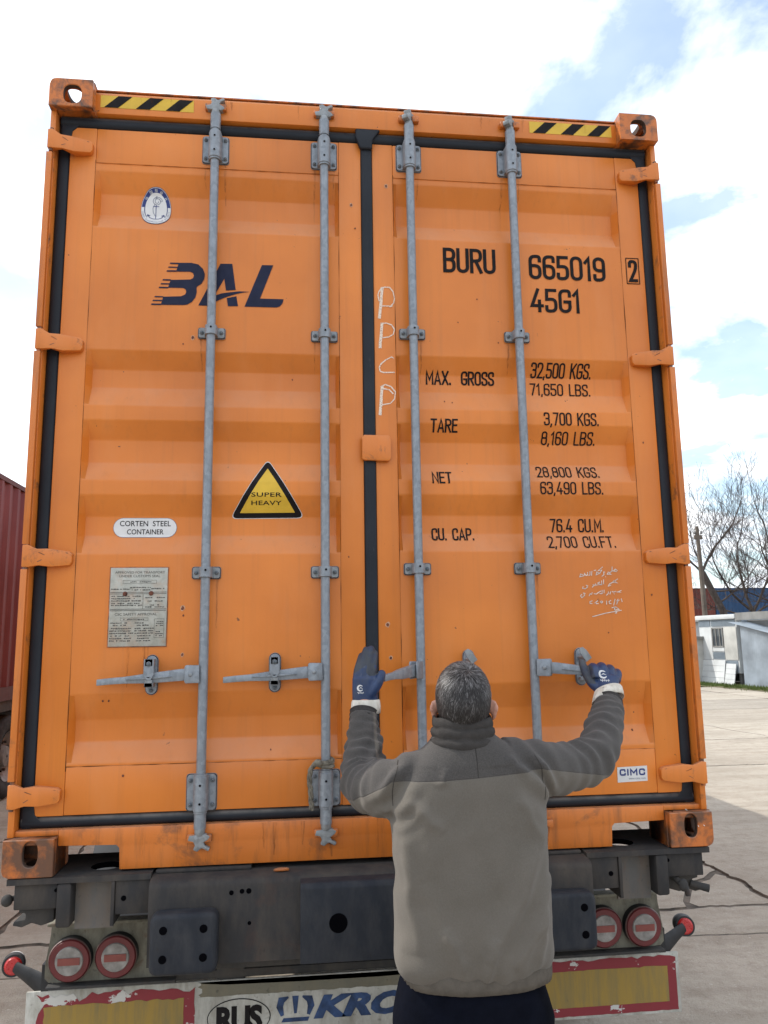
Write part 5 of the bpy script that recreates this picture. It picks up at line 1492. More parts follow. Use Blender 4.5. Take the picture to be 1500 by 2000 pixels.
for x in (.1, Wc - .2):
    cpart('skid', M['grey_trim'], lambda m: m.box(x, x + .1, .1, 4.5, 0, .419))
# boards leaning against it
def lean(name, label, x0, x1, h, tilt, root_ang, mat, y=-.25):
    p = A_ + d_ * x0
    o = thing(name, label, 'board', (p.x + y * -d_.y * 1.0, p.y + y * d_.x, 0), root_ang)
    w = x1 - x0
    n_ = 4
    for k in range(n_):
        m = MB(); m.box(0, w, 0, .03, h * k / n_ + .004, h * (k + 1) / n_ - .004)
        m.xform(Matrix.Rotation(-tilt, 4, 'X'))
        m.build('plank', mat, o)
    return o
lean('white_board', 'wide white board leaning on the white cabin front', .02, 1.58, .92, .16, ang, M['white_board'], -.20)
lean('white_board', 'narrow white board leaning beside the wide one at the cabin corner', 1.66, 2.28, .80, .2, ang - .05, M['white_board'], -.24)
# zinc lean-to
Sp = Vector((16.52, 25.50))
shed = thing('zinc_shed', 'blue-grey corrugated zinc shed with a sloping roof at the right edge', 'shed', (Sp.x, Sp.y, 0), ang)
cpart('wall', M['zinc'], lambda m: m.box(.02, .10, .05, 3.6, 0, 2.45), shed)
cpart('fascia', M['grey_trim'], lambda m: m.box(-.05, 6.0, -.1, .05, 2.42, 2.70), shed)
cpart('wall', M['grey_trim'], lambda m: m.box(.101, 6.0, .30, .36, 0, 2.41), shed)
def sheet_wall(m):
    x = .62; 
    while x < 5.5:
        zt = lambda q: 2.36 - .20 * q
        m.add([(x, -.42, 0), (x + .05, -.47, 0), (x + .10, -.42, 0), (x + .10, -.42, zt(x + .1)), (x + .05, -.47, zt(x + .05)), (x, -.42, zt(x))], [(0, 1, 4, 5), (1, 2, 3, 4)]); x += .10
cpart('front_wall', M['zinc_light'], sheet_wall, shed, smooth=0)
def roof_sheet(m):
    x = .20
    while x < 5.6:
        vs = []
        for xx, dz_ in ((x, 0), (x + .04, .0), (x + .08, 0)):
            vs += [(xx, .29, 2.385 - .20 * xx), (xx, -.62, 2.385 - .20 * xx)]
        m.add(vs, [(0, 1, 3, 2), (2, 3, 5, 4)]); x += .08
cpart('roof', M['zinc'], roof_sheet, shed, smooth=0)
cpart('side_wall', M['zinc'], lambda m: m.add([(.20, .05, 0), (.60, -.42, 0), (.60, -.42, 2.24), (.20, .05, 2.34)], [(0, 1, 2, 3)]), shed, smooth=0)

# low white store behind, to the left of the cabin
st_ = thing('white_store', 'low white building partly hidden behind the white cabin', 'building', (17.3, 35.0, 0), 0)
cpart('wall', M['white_board'], lambda m: m.box(-3, 3.0, 0, 4, 0, 2.55), st_)
cpart('roof', M['white_board_old'], lambda m: m.prism([(-.25, 2.551), (4.2, 2.551), (4.2, 2.65), (2.0, 3.0), (-.25, 2.65)], 'x', -3.1, 3.1), st_)
# small brick hut behind the container edge
hut = thing('small_hut', 'low cream hut with a dark roof edge left of the white cabin', 'hut', (14.75, 28.0, 0), ang)
cpart('wall', M['white_board_old'], lambda m: m.box(-1.0, .40, 0.2, 2.5, 0, 1.72), hut)
cpart('roof', M['grey_trim'], lambda m: m.box(-1.2, .50, -.05, 2.7, 1.721, 1.83), hut)

# stacked containers beyond
for i, (x0, mt, lb) in enumerate(((21.2, 'brown_box', 'brown-red container on top of the stack behind the utility pole'), (29.45, 'blue_box', 'bright blue container on the stack behind the white cabin'), (35.7, 'navy_box', 'navy container at the right end of the far stack'))):
    ln = {0: 8.2, 1: 6.06, 2: 12.192}[i]
    for lv_ in (0, 1):
        box_container('stacked_container', lb if lv_ else lb.replace('on top of the stack', 'at the foot of the stack').replace('on the stack', 'under the bright blue one').replace('at the right end', 'at the foot of the right end'), M[mt], M['maroon_dark'] if i == 0 else M['navy_box'], (x0, 50 + HW, lv_ * 2.62), -PI / 2, ln, 2.62, 'containers stacked at the far side')

# utility pole with its wire
pole = thing('utility_pole', 'weathered utility pole with a short crossarm beside the bare trees', 'pole', (19.85, 34.0, 0))
cpart('shaft', M['pole_grey'], lambda m: m.tube([(0, 0, 0), (-.02, 0, 4), (-.07, 0, 7.30)], [.14, .12, .09], 10), pole)
cpart('crossarm', M['pole_grey'], lambda m: (m.box(-.26, .16, -.06, .06, 6.64, 6.86)), pole, bevel=.03)
for x in (-.22, .14):
    cpart('insulator', M['grey_trim'], lambda m: m.tube([(x, 0, 6.90), (x, 0, 6.96), (x, 0, 7.0), (x, 0, 7.08)], [.03, .07, .05, .03], 8), pole)
m = MB(); pts = [(19.7 + 34 * k / 14, 34 - 2.0 * k / 14, 6.85 - .9 * 4 * (k / 14) * (1 - k / 14) * .8) for k in range(15)]; m.tube(pts, .011, 4)
w_ = m.build('overhead_wire', M['black_plastic']); tag(w_, 'thin overhead wire running right from the utility pole', 'wire')

# bare trees
def bare_tree(name, label, base, limbs, seed, twig=1.0):
    r_ = random.Random(seed)
    root = thing(name, label, 'tree', base, 0, 'bare trees behind the cabin')
    tr = MB(); cw = MB()
    def grow(m, p, d, ln, rad, depth):
        pts = [p]; q = Vector(p); dd = Vector(d)
        n = 4 if depth < 3 else 3
        for k in range(n):
            dd = (dd + Vector((r_.uniform(-1, 1), r_.uniform(-1, 1), r_.uniform(-.5, .9))) * (.16 + .05 * depth)).normalized()
            q = q + dd * ln / n
            pts.append(q.copy())
        rr = [max(.0075, rad * (1 - .45 * k / n)) for k in range(n + 1)]
        (tr if depth == 0 else cw).tube(pts, rr, 6 if depth < 2 else 4 if depth < 3 else 3, caps=False)
        if depth >= 5 or rad < .005: return
        nb = {0: 3, 1: 4, 2: 5, 3: 4, 4: 3}[depth]
        for k in range(nb):
            i = min(n, 1 + int((k + r_.random()) / nb * n))
            ax = Vector((r_.uniform(-1, 1), r_.uniform(-1, 1), r_.uniform(-.2, .8)))
            nd = (dd * .75 + ax * .75).normalized()
            grow(m, pts[i], nd, ln * r_.uniform(.52, .78), rr[i] * r_.uniform(.36, .55), depth + 1)
        grow(m, pts[-1], (dd + Vector((0, 0, .15))).normalized(), ln * .72, rr[-1] * .85, depth + 1)
    tr.tube([(0, 0, 0), *[Vector(l) for l in limbs[0]]], [limbs[1] * (1 - .08 * k) for k in range(len(limbs[0]) + 1)], 10)
    for st, d, ln, rad in limbs[2]: grow(tr, Vector(st), Vector(d).normalized(), ln * .92, rad * .58, 1)
    tr.build('trunk', M['bark'], root, smooth=60)
    cw.build('crown', M['bark'], root, smooth=0)
    return root
bare_tree('bare_tree', 'leaning bare tree forking just right of the utility pole', (24.9, 40, 0),
          ([(-.3, 0, 2.0), (-.7, 0, 3.3), (-1.75, 0, 5.5)], .24,
           [((-1.75, 0, 5.5), (-.75, 0, .75), 2.2, .12), ((-1.75, 0, 5.5), (.45, .1, .9), 3.3, .16), ((-1.55, 0, 5.1), (-.1, .3, 1), 2.6, .10), ((-1.2, 0, 4.4), (.9, .2, -.1), 2.0, .10), ((-.9, 0, 3.7), (.8, -.2, .5), 2.4, .10)]), 2)
bare_tree('bare_tree', 'broad bare tree standing behind the white cabin roof', (26.6, 40.5, 0),
          ([(0, 0, 1.8), (-.2, 0, 3.2)], .30,
           [((-.2, 0, 3.2), (-.75, 0, .9), 3.6, .15), ((-.2, 0, 3.2), (-.35, .1, 1), 3.9, .16), ((-.2, 0, 3.2), (.3, -.1, 1), 3.4, .14), ((-.2, 0, 3.0), (.9, 0, .7), 3.0, .13), ((-.2, 0, 2.8), (-.95, 0, .45), 2.6, .11)]), 8)
bare_tree('bare_tree', 'tall bare tree at the right edge above the zinc shed', (29.2, 41.5, 0),
          ([(-.1, 0, 2.2), (-.25, 0, 4.2)], .30,
           [((-.25, 0, 4.2), (-.15, 0, 1), 3.7, .18), ((-.25, 0, 4.2), (-.7, .1, .9), 3.2, .14), ((-.25, 0, 4.0), (.7, 0, .9), 3.2, .15), ((-.2, 0, 3.4), (-.95, 0, .6), 2.8, .12)]), 21)

# verge: thin grass in front of the cabins
gv = MB(); r_ = random.Random(9)
for k in range(9000):
    t = r_.random(); s_ = r_.gauss(0, .34)
    px_ = A_ + d_ * (-3.0 + 12 * t)
    off = -1.0 + s_
    x, y = px_.x - d_.y * off, px_.y + d_.x * off
    if noise.noise((x * 1.3, y * 1.3, 0)) < -.22: continue
    h_ = r_.uniform(.03, .13); a = r_.uniform(0, PI); w = .012
    l_ = r_.uniform(-.05, .05)
    gv.add([(x - w * math.cos(a), y - w * math.sin(a), -.01), (x + w * math.cos(a), y + w * math.sin(a), -.01), (x + l_, y + l_, h_)], [(0, 1, 2)])
M['grass'] = plain('verge_grass', (.075, .105, .022), .9, 0, .35, 2)
go = gv.build('grass', M['grass'], smooth=0); tag(go, 'thin strip of green grass along the foot of the cabins', 'grass', kind='stuff')
vb = MB(); n_ = 40; vs = []
for k in range(n_ + 1):
    px_ = A_ + d_ * (-3.2 + 12.4 * k / n_)
    for off in (-1.75 + .25 * noise.noise((k * .5, 1, 1)), .6):
        vs.append((px_.x - d_.y * off, px_.y + d_.x * off, .004))
vb.add(vs, [(2 * i, 2 * i + 1, 2 * i + 3, 2 * i + 2) for i in range(n_)])
M['verge_soil'] = concrete('verge_soil', (.17, .15, .085))
vo = vb.build('verge', M['verge_soil'], smooth=0, recalc=True); tag(vo, 'earth verge below the cabins', kind='structure')

# ------------------------------------------------------------------ the man at the doors, seen from behind
def remeshed(mb, voxel, smooth_iter=4, factor=0.5):
    me = bpy.data.meshes.new('tmp'); me.from_pydata(mb.v, [], mb.f)
    bm = bmesh.new(); bm.from_mesh(me); bmesh.ops.recalc_face_normals(bm, faces=bm.faces); bm.to_mesh(me); bm.free()
    ob = bpy.data.objects.new('tmp', me); COL.objects.link(ob)
    r = ob.modifiers.new('r', 'REMESH'); r.mode = 'VOXEL'; r.voxel_size = voxel
    s = ob.modifiers.new('s', 'SMOOTH'); s.iterations = smooth_iter; s.factor = factor
    bpy.context.view_layer.update()
    dg = bpy.context.evaluated_depsgraph_get()
    out_ = bpy.data.meshes.new_from_object(ob.evaluated_get(dg))
    bpy.data.objects.remove(ob)
    return out_
def put(name, me, mat, parent, smooth=180):
    me.materials.clear(); me.materials.append(mat)
    me.polygons.foreach_set('use_smooth', [True] * len(me.polygons)); me.update()
    o = bpy.data.objects.new(name, me)
    return link(o, parent)
def spline(pts, n):
    """Catmull-Rom through tuples of any length"""
    res = []
    P_ = [pts[0]] + list(pts) + [pts[-1]]
    for i in range(1, len(P_) - 2):
        for k in range(n):
            t = k / n
            res.append(tuple(0.5 * (2 * b_ + (c - a) * t + (2 * a - 5 * b_ + 4 * c - d) * t * t + (3 * b_ - a - 3 * c + d) * t ** 3) for a, b_, c, d in zip(P_[i - 1], P_[i], P_[i + 1], P_[i + 2])))
    res.append(tuple(pts[-1]))
    return res
def loft(m, rings, n=40, caps=True):
    """rings: (cx, cy, cz, a, b, exponent[, tilt])"""
    vs = []
    for cx, cy, cz, a, b_, e in rings:
        for k in range(n):
            t = 2 * PI * k / n
            c, s = math.cos(t), math.sin(t)
            vs.append((cx + math.copysign(abs(c) ** (2 / e), c) * a, cy + math.copysign(abs(s) ** (2 / e), s) * b_, cz))
    fs = []
    q = len(rings)
    for i in range(q - 1):
        for k in range(n):
            k2 = (k + 1) % n; fs.append((i * n + k, i * n + k2, (i + 1) * n + k2, (i + 1) * n + k))
    if caps: fs += [tuple(range(n - 1, -1, -1)), tuple((q - 1) * n + k for k in range(n))]
    m.add(vs, fs)

person = thing('person', 'man in a two-tone grey fleece and blue work gloves gripping the door handles', 'person', (0.19, -0.60, 0))
PO = Vector((0.19, -0.60, 0))
def local(me):
    for v in me.vertices: v.co -= PO
    me.update(); return me

# skin: one continuous body
def _skin():
    t = NT('skin')
    c = t.mix(t.ramp(t.noise(18, 5), .3, .7), (.42, .205, .145), (.52, .275, .205))
    t.b.inputs['Subsurface Weight'].default_value = .12; t.b.inputs['Subsurface Radius'].default_value = (.01, .004, .002)
    return t.out(c, .5, 0, .4)
M['skin'] = _skin()
HC = Vector((.190, -.615, 1.657))
def turn(vl, start=0):       # the head is turned a little to the right
    R_ = Matrix.Translation(HC) @ Matrix.Rotation(-.26, 4, 'Z') @ Matrix.Translation(-HC)
    vl[start:] = [R_ @ Vector(p) for p in vl[start:]]            # head centre
m = MB()
m.ball(HC + Vector((0, -.006, .020)), (.072, .092, .088), 24, k=16)
m.ball(HC + Vector((.002, .018, -.030)), (.060, .074, .075), 20, k=14)
m.ball(HC + Vector((.003, .052, -.068)), (.040, .040, .034), 16, k=10)      # jaw and chin
m.tube([HC + Vector((.003, .086, .012)), HC + Vector((.003, .104, -.018)), HC + Vector((.003, .096, -.030))], [.009, .014, .012], 10)   # nose
m.ball(HC + Vector((.003, .088, -.054)), (.022, .010, .0075), 12, k=8)      # lips
for e in (-1, 1):
    m.ball(HC + Vector((.002 + e * .030, .082, .020)), (.020, .012, .007), 12, k=8)   # brow
    ec = HC + Vector((e * .077, .004, -.018))
    m.tube([ec + Vector((0, -.004, .026)), ec + Vector((e * .010, -.010, .022)), ec + Vector((e * .013, -.013, .004)), ec + Vector((e * .009, -.008, -.014)), ec + Vector((0, 0, -.028))], [.005, .0065, .0068, .0065, .006], 10)
    m.ball(ec + Vector((e * .003, .002, -.002)), (.006, .016, .026), 12, k=8)
turn(m.v)
m.v = [tuple(p) for p in m.v]
m.tube([HC + Vector((0, -.012, -.040)), HC + Vector((0, -.016, -.09)), (.188, -.615, 1.53), (.188, -.61, 1.47)], [.056, .054, .058, .075], 24)
loft(m, [(.188, -.60, .90, .15, .09, 2.2), (.188, -.60, 1.0, .145, .085, 2.2), (.188, -.60, 1.15, .150, .088, 2.2), (.188, -.60, 1.33, .168, .098, 2.2), (.188, -.60, 1.43, .17, .09, 2.2), (.188, -.605, 1.50, .12, .075, 2.0)], 32)
LARM = [(.015, -.60, 1.445), (-.040, -.50, 1.412), (-.074, -.405, 1.425), (-.064, -.315, 1.505), (-.058, -.245, 1.590), (-.050, -.222, 1.640)]
RARM = [(.380, -.60, 1.455), (.520, -.505, 1.452), (.652, -.420, 1.468), (.730, -.300, 1.545), (.772, -.205, 1.605), (.790, -.165, 1.640)]
m.tube(spline(LARM, 6), [.05 - .022 * k / 30 for k in range(31)], 16)
RARM[2] = (.630, -.425, 1.476); RARM[3] = (.716, -.303, 1.547)
m.tube(spline(RARM, 6), [.05 - .022 * k / 30 for k in range(31)], 16)
m.ball((-.050, -.218, 1.668), (.030, .016, .036), 12)
m.ball((.798, -.140, 1.668), (.034, .020, .030), 12)
for e, fx in ((-1, .105), (1, .275)):
    m.tube([(fx + .005 * e, -.60, .93), (fx, -.595, .72), (fx, -.585, .50), (fx, -.60, .28), (fx, -.61, .09)], [.085, .078, .056, .054, .040], 18)
    m.tube([(fx, -.63, .05), (fx + e * .01, -.56, .045), (fx + e * .02, -.46, .035)], [(.036, .036), (.038, .032), (.034, .022)], 14)
body = put('body', local(remeshed(m, .0065, 5, .5)), M['skin'], person)
M['eye'] = NT('eye_white').out((.6, .58, .55), .2, 0, .5)
for e in (-1, 1):
    m = MB(); m.ball(HC + Vector((.002 + e * .030, .078, .008)), .0115, 12); put('eye', local((lambda q: (q.from_pydata(m.v, [], m.f), q)[1])(bpy.data.meshes.new('eye'))), M['eye'], person)

# ---- hair: dark cap with thousands of short grey and dark locks
def _hair():
    t = NT('grey_hair')
    a = t.n('ShaderNodeAttribute'); a.attribute_name = 'shade'
    cr_ = t.n('ShaderNodeValToRGB'); e = cr_.color_ramp.elements
    e[0].position = 0; e[0].color = (.013, .011, .011, 1); e[1].position = 1; e[1].color = (.25, .238, .238, 1)
    k = cr_.color_ramp.elements.new(.45); k.color = (.050, .045, .045, 1)
    t.l(a.outputs['Fac'], cr_.inputs[0])
    return t.out(cr_.outputs[0], .5, 0, .4)
M['hair'] = _hair()
M['hair_cap'] = plain('hair_roots', (.035, .030, .030), .9, 0, .3, 60)
cap = MB()
SC = HC + Vector((0, -.008, .020)); SR = (.0765, .0965, .0925)
def scalp(u_, v_):
    """u_ angle round (0 = back), v_ height -1..1"""
    return Vector((SR[0] * math.sin(u_) * math.sqrt(max(0, 1 - v_ * v_)), -SR[1] * math.cos(u_) * math.sqrt(max(0, 1 - v_ * v_)), SR[2] * v_))
def hair_on(u_, v_):
    au = abs(u_)
    low = -.98 if au < 1.15 else (-.86 + (au - 1.15) * 1.5)
    return v_ > low and (au < 1.62 or v_ > .30 + (au - 1.62) * .42)
hr = random.Random(31)
def squash(p):      # the back of the head drops straighter to the nape than an ellipsoid
    if p.z < 0:
        k = min(1, -p.z / SR[2])
        f = 1 + .22 * k * k
        return Vector((p.x * f, p.y * (1 + .10 * k), p.z * 1.02))
    return p
n_u, n_v = 48, 26
grid = {}
for i in range(n_u + 1):
    for j in range(n_v + 1):
        grid[i, j] = SC + squash(scalp(-PI + 2 * PI * i / n_u, -1 + 2 * j / n_v) * .995)
vs = []; fs = []
idx = {}
for (i, j), p in grid.items(): idx[i, j] = len(vs); vs.append(p)
for i in range(n_u):
    for j in range(n_v):
        if hair_on(-PI + 2 * PI * (i + .5) / n_u, -1 + 2 * (j + .5) / n_v): fs.append((idx[i, j], idx[i + 1, j], idx[i + 1, j + 1], idx[i, j + 1]))
turn(vs)
cap.add(vs, fs)
me = bpy.data.meshes.new('hair_cap'); me.from_pydata(cap.v, [], cap.f)
bm = bmesh.new(); bm.from_mesh(me); bmesh.ops.delete(bm, geom=[v for v in bm.verts if not v.link_faces], context='VERTS'); bm.to_mesh(me); bm.free()
hair = put('hair', local(me), M['hair_cap'], person)
crown_p = SC + Vector((.020, -.055, .074))
lock_v = []; lock_f = []; shade = []
for k in range(17000):
    v_ = hr.uniform(-1, 1); u_ = hr.uniform(-PI, PI)
    if not hair_on(u_, v_): continue
    s = scalp(u_, v_)
    p = SC + squash(s)
    nrm = Vector((s.x / SR[0] ** 2, s.y / SR[1] ** 2, s.z / SR[2] ** 2)).normalized()
    away = (p - crown_p); away = away - nrm * away.dot(nrm)
    away = away.normalized() if away.length > 1e-4 else Vector((0, 0, -1))
    swirl = nrm.cross(away)
    near = max(0, 1 - (p - crown_p).length / .06)
    down = Vector((0, 0, -1)); down = (down - nrm * down.dot(nrm)); down = down.normalized() if down.length > 1e-3 else away
    side = max(0, -s.z / SR[2] + .35)
    tang = (away * (1 - min(1, side)) + down * min(1.2, side) + swirl * (.5 * near + hr.uniform(-.22, .22))).normalized()
    clump = noise.noise(p * 70) * .5
    ln = (.012 + .006 * max(0, s.z / SR[2])) * hr.uniform(.7, 1.25) * (1 if v_ > -.7 else .6)
    lift = .20 + .22 * max(0, s.z / SR[2]) + .15 * clump
    d1 = (tang + nrm * lift).normalized(); d2 = (tang + nrm * (lift * .35) + Vector((0, 0, -.15))).normalized()
    w = nrm.cross(tang).normalized() * hr.uniform(.0005, .00095)
    b0 = p - nrm * .001; b1 = b0 + d1 * ln * .5; b2 = b1 + d2 * ln * .55
    q = len(lock_v)
    lock_v += [b0 - w, b0 + w, b1 - w * .85, b1 + w * .85, b2]
    lock_f += [(q, q + 1, q + 3, q + 2), (q + 2, q + 3, q + 4)]
    g = hr.random()
    grey = .27 + .26 * max(-.5, s.z / SR[2]) + .45 * clump + .35 * noise.noise(p * 28)
    sh = min(1, max(0, (hr.gauss(grey, .26))))
    shade += [sh * .55, sh * .55, sh, sh, min(1, sh * 1.25)]
turn(lock_v)
me = bpy.data.meshes.new('locks'); me.from_pydata(lock_v, [], lock_f)
at_ = me.attributes.new('shade', 'FLOAT', 'POINT'); at_.data.foreach_set('value', shade)
lk = put('hair_locks', local(me), M['hair'], hair); lk['kind'] = 'stuff'

# ---- fleece jacket
def fleece(name):
    t = NT(name)
    a = t.n('ShaderNodeAttribute'); a.attribute_name = 'tone'
    f = a.outputs['Fac']
    fz = t.noise(260, 3, .6); fz2 = t.noise(7, 5)
    dark = t.mix(t.ramp(fz2, .3, .7), (.048, .044, .042), (.063, .058, .055))
    pale = t.mix(t.ramp(fz2, .3, .7), (.103, .091, .076), (.127, .112, .095))
    c = t.mix(t.math('GREATER_THAN', f, 0.0), pale, dark)
    seam = t.ramp(t.math('ABSOLUTE', f), .0, .0022, 1, 0)
    c = t.mix(t.math('MULTIPLY', seam, .55), c, (.06, .052, .047))
    c = t.mix(t.math('MULTIPLY', t.ramp(fz, .35, .75),   .16), c, (.20, .185, .17))
    t.b.inputs['Sheen Weight'].default_value = .12; t.b.inputs['Sheen Roughness'].default_value = .6
    t.bump(t.math('ADD', t.math('MULTIPLY', fz, .6), t.math('MULTIPLY', seam, -1.5)), .35, .003)
    return t.out(c, .95, 0, .1)
M['fleece'] = fleece('two_tone_fleece')
def tone_at(p):
    """>0: dark yoke and sleeves, <0: pale body; signed metres"""
    x, y, z = p
    if -.021 <= x <= .390:
        return z - (1.462 + (x + .021) / .411 * .023)
    if x < -.021:
        if z > 1.47:                                    # forearm: pale stripe down the inner side
            return -(x - (-.036 + (z - 1.5) * .05)) if y > -.42 else .03
        return (z - (1.462 + (x + .021) * .80)) * .78
    return (z - (1.485 - (x - .390) * .22)) * .97
jm = MB()
torso = [(.203, -.598, .985, .194, .128, 2.5), (.203, -.600, 1.010, .204, .140, 2.5), (.203, -.600, 1.05, .206, .144, 2.5), (.201, -.600, 1.15, .206, .142, 2.5), (.199, -.600, 1.28, .207, .137, 2.6),
         (.196, -.600, 1.38, .210, .130, 2.7), (.197, -.602, 1.44, .206, .122, 2.7), (.200, -.604, 1.490, .182, .112, 2.5), (.200, -.606, 1.526, .142, .098, 2.3), (.194, -.610, 1.556, .102, .085, 2.1), (.186, -.612, 1.580, .080, .078, 2.0)]
loft(jm, spline(torso, 4), 64)
def sleeve(path, radii, seed, twist):
    pts = spline([(*p, r) for p, r in zip(path, radii)], 14)
    N_ = len(pts)
    ro = random.Random(seed)
    def mod(i, a):
        s = i / (N_ - 1)
        amp = .175 * min(1, max(0, (s - .20) / .22)) * (1 - .25 * s)
        return 1 + amp * (math.sin(s * 96 + 2.3 * math.sin(a + twist) + 3 * noise.noise((s * 6, seed, math.sin(a)))) * .55 * (.4 + abs(noise.noise((s * 7, math.cos(a), seed)) * 1.8)) + .9 * noise.noise((s * 22, math.cos(a + twist) * 1.3, math.sin(a + twist) * 1.3 + seed)))
    jm.tube([p[:3] for p in pts], [p[3] for p in pts], 30, 0, True, mod)
sleeve([(.085, -.600, 1.452), (.024, -.585, 1.440), (-.034, -.500, 1.418), (-.073, -.405, 1.428), (-.066, -.318, 1.500), (-.060, -.262, 1.572), (-.058, -.245, 1.598)], [.086, .082, .076, .069, .057, .047, .043], 3, .4)
sleeve([(.300, -.600, 1.475), (.375, -.588, 1.470), (.512, -.505, 1.460), (.630, -.425, 1.476), (.714, -.305, 1.545), (.762, -.225, 1.594), (.774, -.205, 1.606)], [.088, .082, .070, .065, .058, .050, .046], 8, 2.0)
jme = remeshed(jm, .0050, 2, .5)
# drape: long soft folds, gathered above the hem, bunching where the sleeve meets the shoulder
FOLDS = [(.385, 1.34, .20, 1.04, .011, .026), (.395, 1.22, .27, 1.02, .012, .022), (.36, 1.15, .33, 1.0, .009, .018), (.005, 1.38, .03, 1.05, .010, .024), (.05, 1.22, .12, 1.01, .004, .026), (.10, 1.12, .15, .99, .007, .014), (.22, 1.10, .20, .99, .007, .014), (.30, 1.42, .37, 1.30, .007, .018), (.02, 1.42, .10, 1.34, .007, .018), (.12, 1.50, .10, 1.45, .005, .012), (.28, 1.52, .34, 1.47, .006, .012)]
nrms = [v.normal.copy() for v in jme.vertices]
newco = []
for v, nrm in zip(jme.vertices, nrms):
    p = v.co.copy()
    d = 0.0
    if -.03 < p.x < .40 and p.z < 1.5:
        low = max(0, min(1, (1.36 - p.z) / .34))
        d += .016 * low * noise.noise((p.x * 6.5 + p.z * 2.9, p.y * 3, p.z * 1.5 + 4))
        d += .011 * low * (1 - 2 * abs(noise.noise((p.x * 7 - p.z * 4.5, p.y * 3, p.z * 1.5))))
        d += .0050 * noise.noise((p.x * 8, p.y * 8, p.z * 6)) + .004 * noise.noise((p.x * 4 + p.z * 9, 3, p.z * 7 - p.x * 5))
        g = max(0, 1 - (p.z - .985) / .10)
        d += .0042 * g * math.sin(p.x * 105 + 5 * noise.noise((p.x * 9, 2, 3))) * (.4 + .6 * noise.noise((p.x * 14, 1, 8)))
    for sx_, cx_ in ((-1, -.012), (1, .385)):
        q = math.exp(-((p.x - cx_) / .05) ** 2) * math.exp(-((p.z - 1.46) / .09) ** 2)
        d += .010 * q * math.sin((p.x * sx_ * .8 + p.z * .75) * 120 + 4 * noise.noise(p * 9))
    if p.y < -.60 and -.03 < p.x < .42:
        for ax_, az_, bx_, bz_, A_, W_ in FOLDS:
            ex_, ez_ = bx_ - ax_, bz_ - az_; l2 = ex_ * ex_ + ez_ * ez_
            t = max(0, min(1, ((p.x - ax_) * ex_ + (p.z - az_) * ez_) / l2))
            wob = .012 * noise.noise((t * 4, ax_ * 9, 2))
            qx, qz = p.x - (ax_ + ex_ * t) - wob, p.z - (az_ + ez_ * t)
            s_ = (qx * ez_ - qz * ex_) / math.sqrt(l2)
            dd_ = math.hypot(qx, qz)
            d += 1.9 * A_ * math.sin(PI * min(1, max(0, t))) ** .6 * math.exp(-(dd_ / W_) ** 2) * (.775 - .225 * math.tanh(s_ / .008))
    d += .0022 * noise.noise(p * 22)
    newco += tuple(p + nrm * d)
jme.vertices.foreach_set('co', newco)
jme.update()
at_ = jme.attributes.new('tone', 'FLOAT', 'POINT')
at_.data.foreach_set('value', [tone_at(v.co) for v in jme.vertices])
jacket = put('fleece_jacket', local(jme), M['fleece'], person)
# stitched seams laid on the cloth
from mathutils.bvhtree import BVHTree
jbt = BVHTree.FromPolygons([Vector(v.co) for v in jacket.data.vertices], [tuple(p.vertices) for p in jacket.data.polygons])
M['stitch'] = plain('seam_thread', (.042, .038, .035), .95, 0, .2, 30, .05)
for path in ([(.200, 1.548), (.201, 1.52), (.201, 1.476)], [(.004, 1.512), (-.010, 1.48), (-.017, 1.44), (-.016, 1.40)], [(.368, 1.522), (.384, 1.49), (.391, 1.45), (.392, 1.405)]):
    pts = spline(path, 10); m = MB()
    for q in ribbon(pts, .0008):
        vs = []
        for px_, pz_ in q:
            h = jbt.ray_cast(Vector((px_ - PO.x, -1.0, pz_)), Vector((0, 1, 0)))
            vs.append((px_ - PO.x, (h[0].y if h[0] else -.1) - .0008, pz_))
        if max(v[1] for v in vs) - min(v[1] for v in vs) < .03: m.add(vs, [(0, 1, 2, 3)])
    m.build('seam', M['stitch'], jacket, smooth=0)
M['fleece_dark'] = plain('dark_fleece', (.050, .046, .044), .95, 0, .12, 40, .1, .4)
M['fleece_pale'] = plain('pale_fleece', (.104, .091, .077), .95, 0, .10, 40, .1, .4)
# hem band with gathered ribs
m = MB()
rings = []
nb = 220
vs = []
for zi, (z, a, b_) in enumerate(((.954, .188, .124), (.958, .196, .131), (.974, .199, .134), (.992, .199, .134), (1.004, .197, .131), (1.008, .188, .124))):
    for k in range(nb):
        t = 2 * PI * k / nb; c, s = math.cos(t), math.sin(t); e = 2.5
        rr = 1 + .007 * math.sin(k * 2 * PI / 4.4) * (.5 + .8 * abs(noise.noise((k * .11, 3, 0)))) + .006 * noise.noise((k * .06, zi * .2, 5))
        vs.append((.204 + math.copysign(abs(c) ** (2 / e), c) * a * rr, -.600 + math.copysign(abs(s) ** (2 / e), s) * b_ * rr, z + .006 * noise.noise((c * 1.5, s * 1.5, 2))))
m.add(vs, [(i * nb + k, i * nb + (k + 1) % nb, (i + 1) * nb + (k + 1) % nb, (i + 1) * nb + k) for i in range(5) for k in range(nb)])
me = bpy.data.meshes.new('hem'); me.from_pydata(m.v, [], m.f)
put('hem_band', local(me), M['fleece_pale'], jacket)
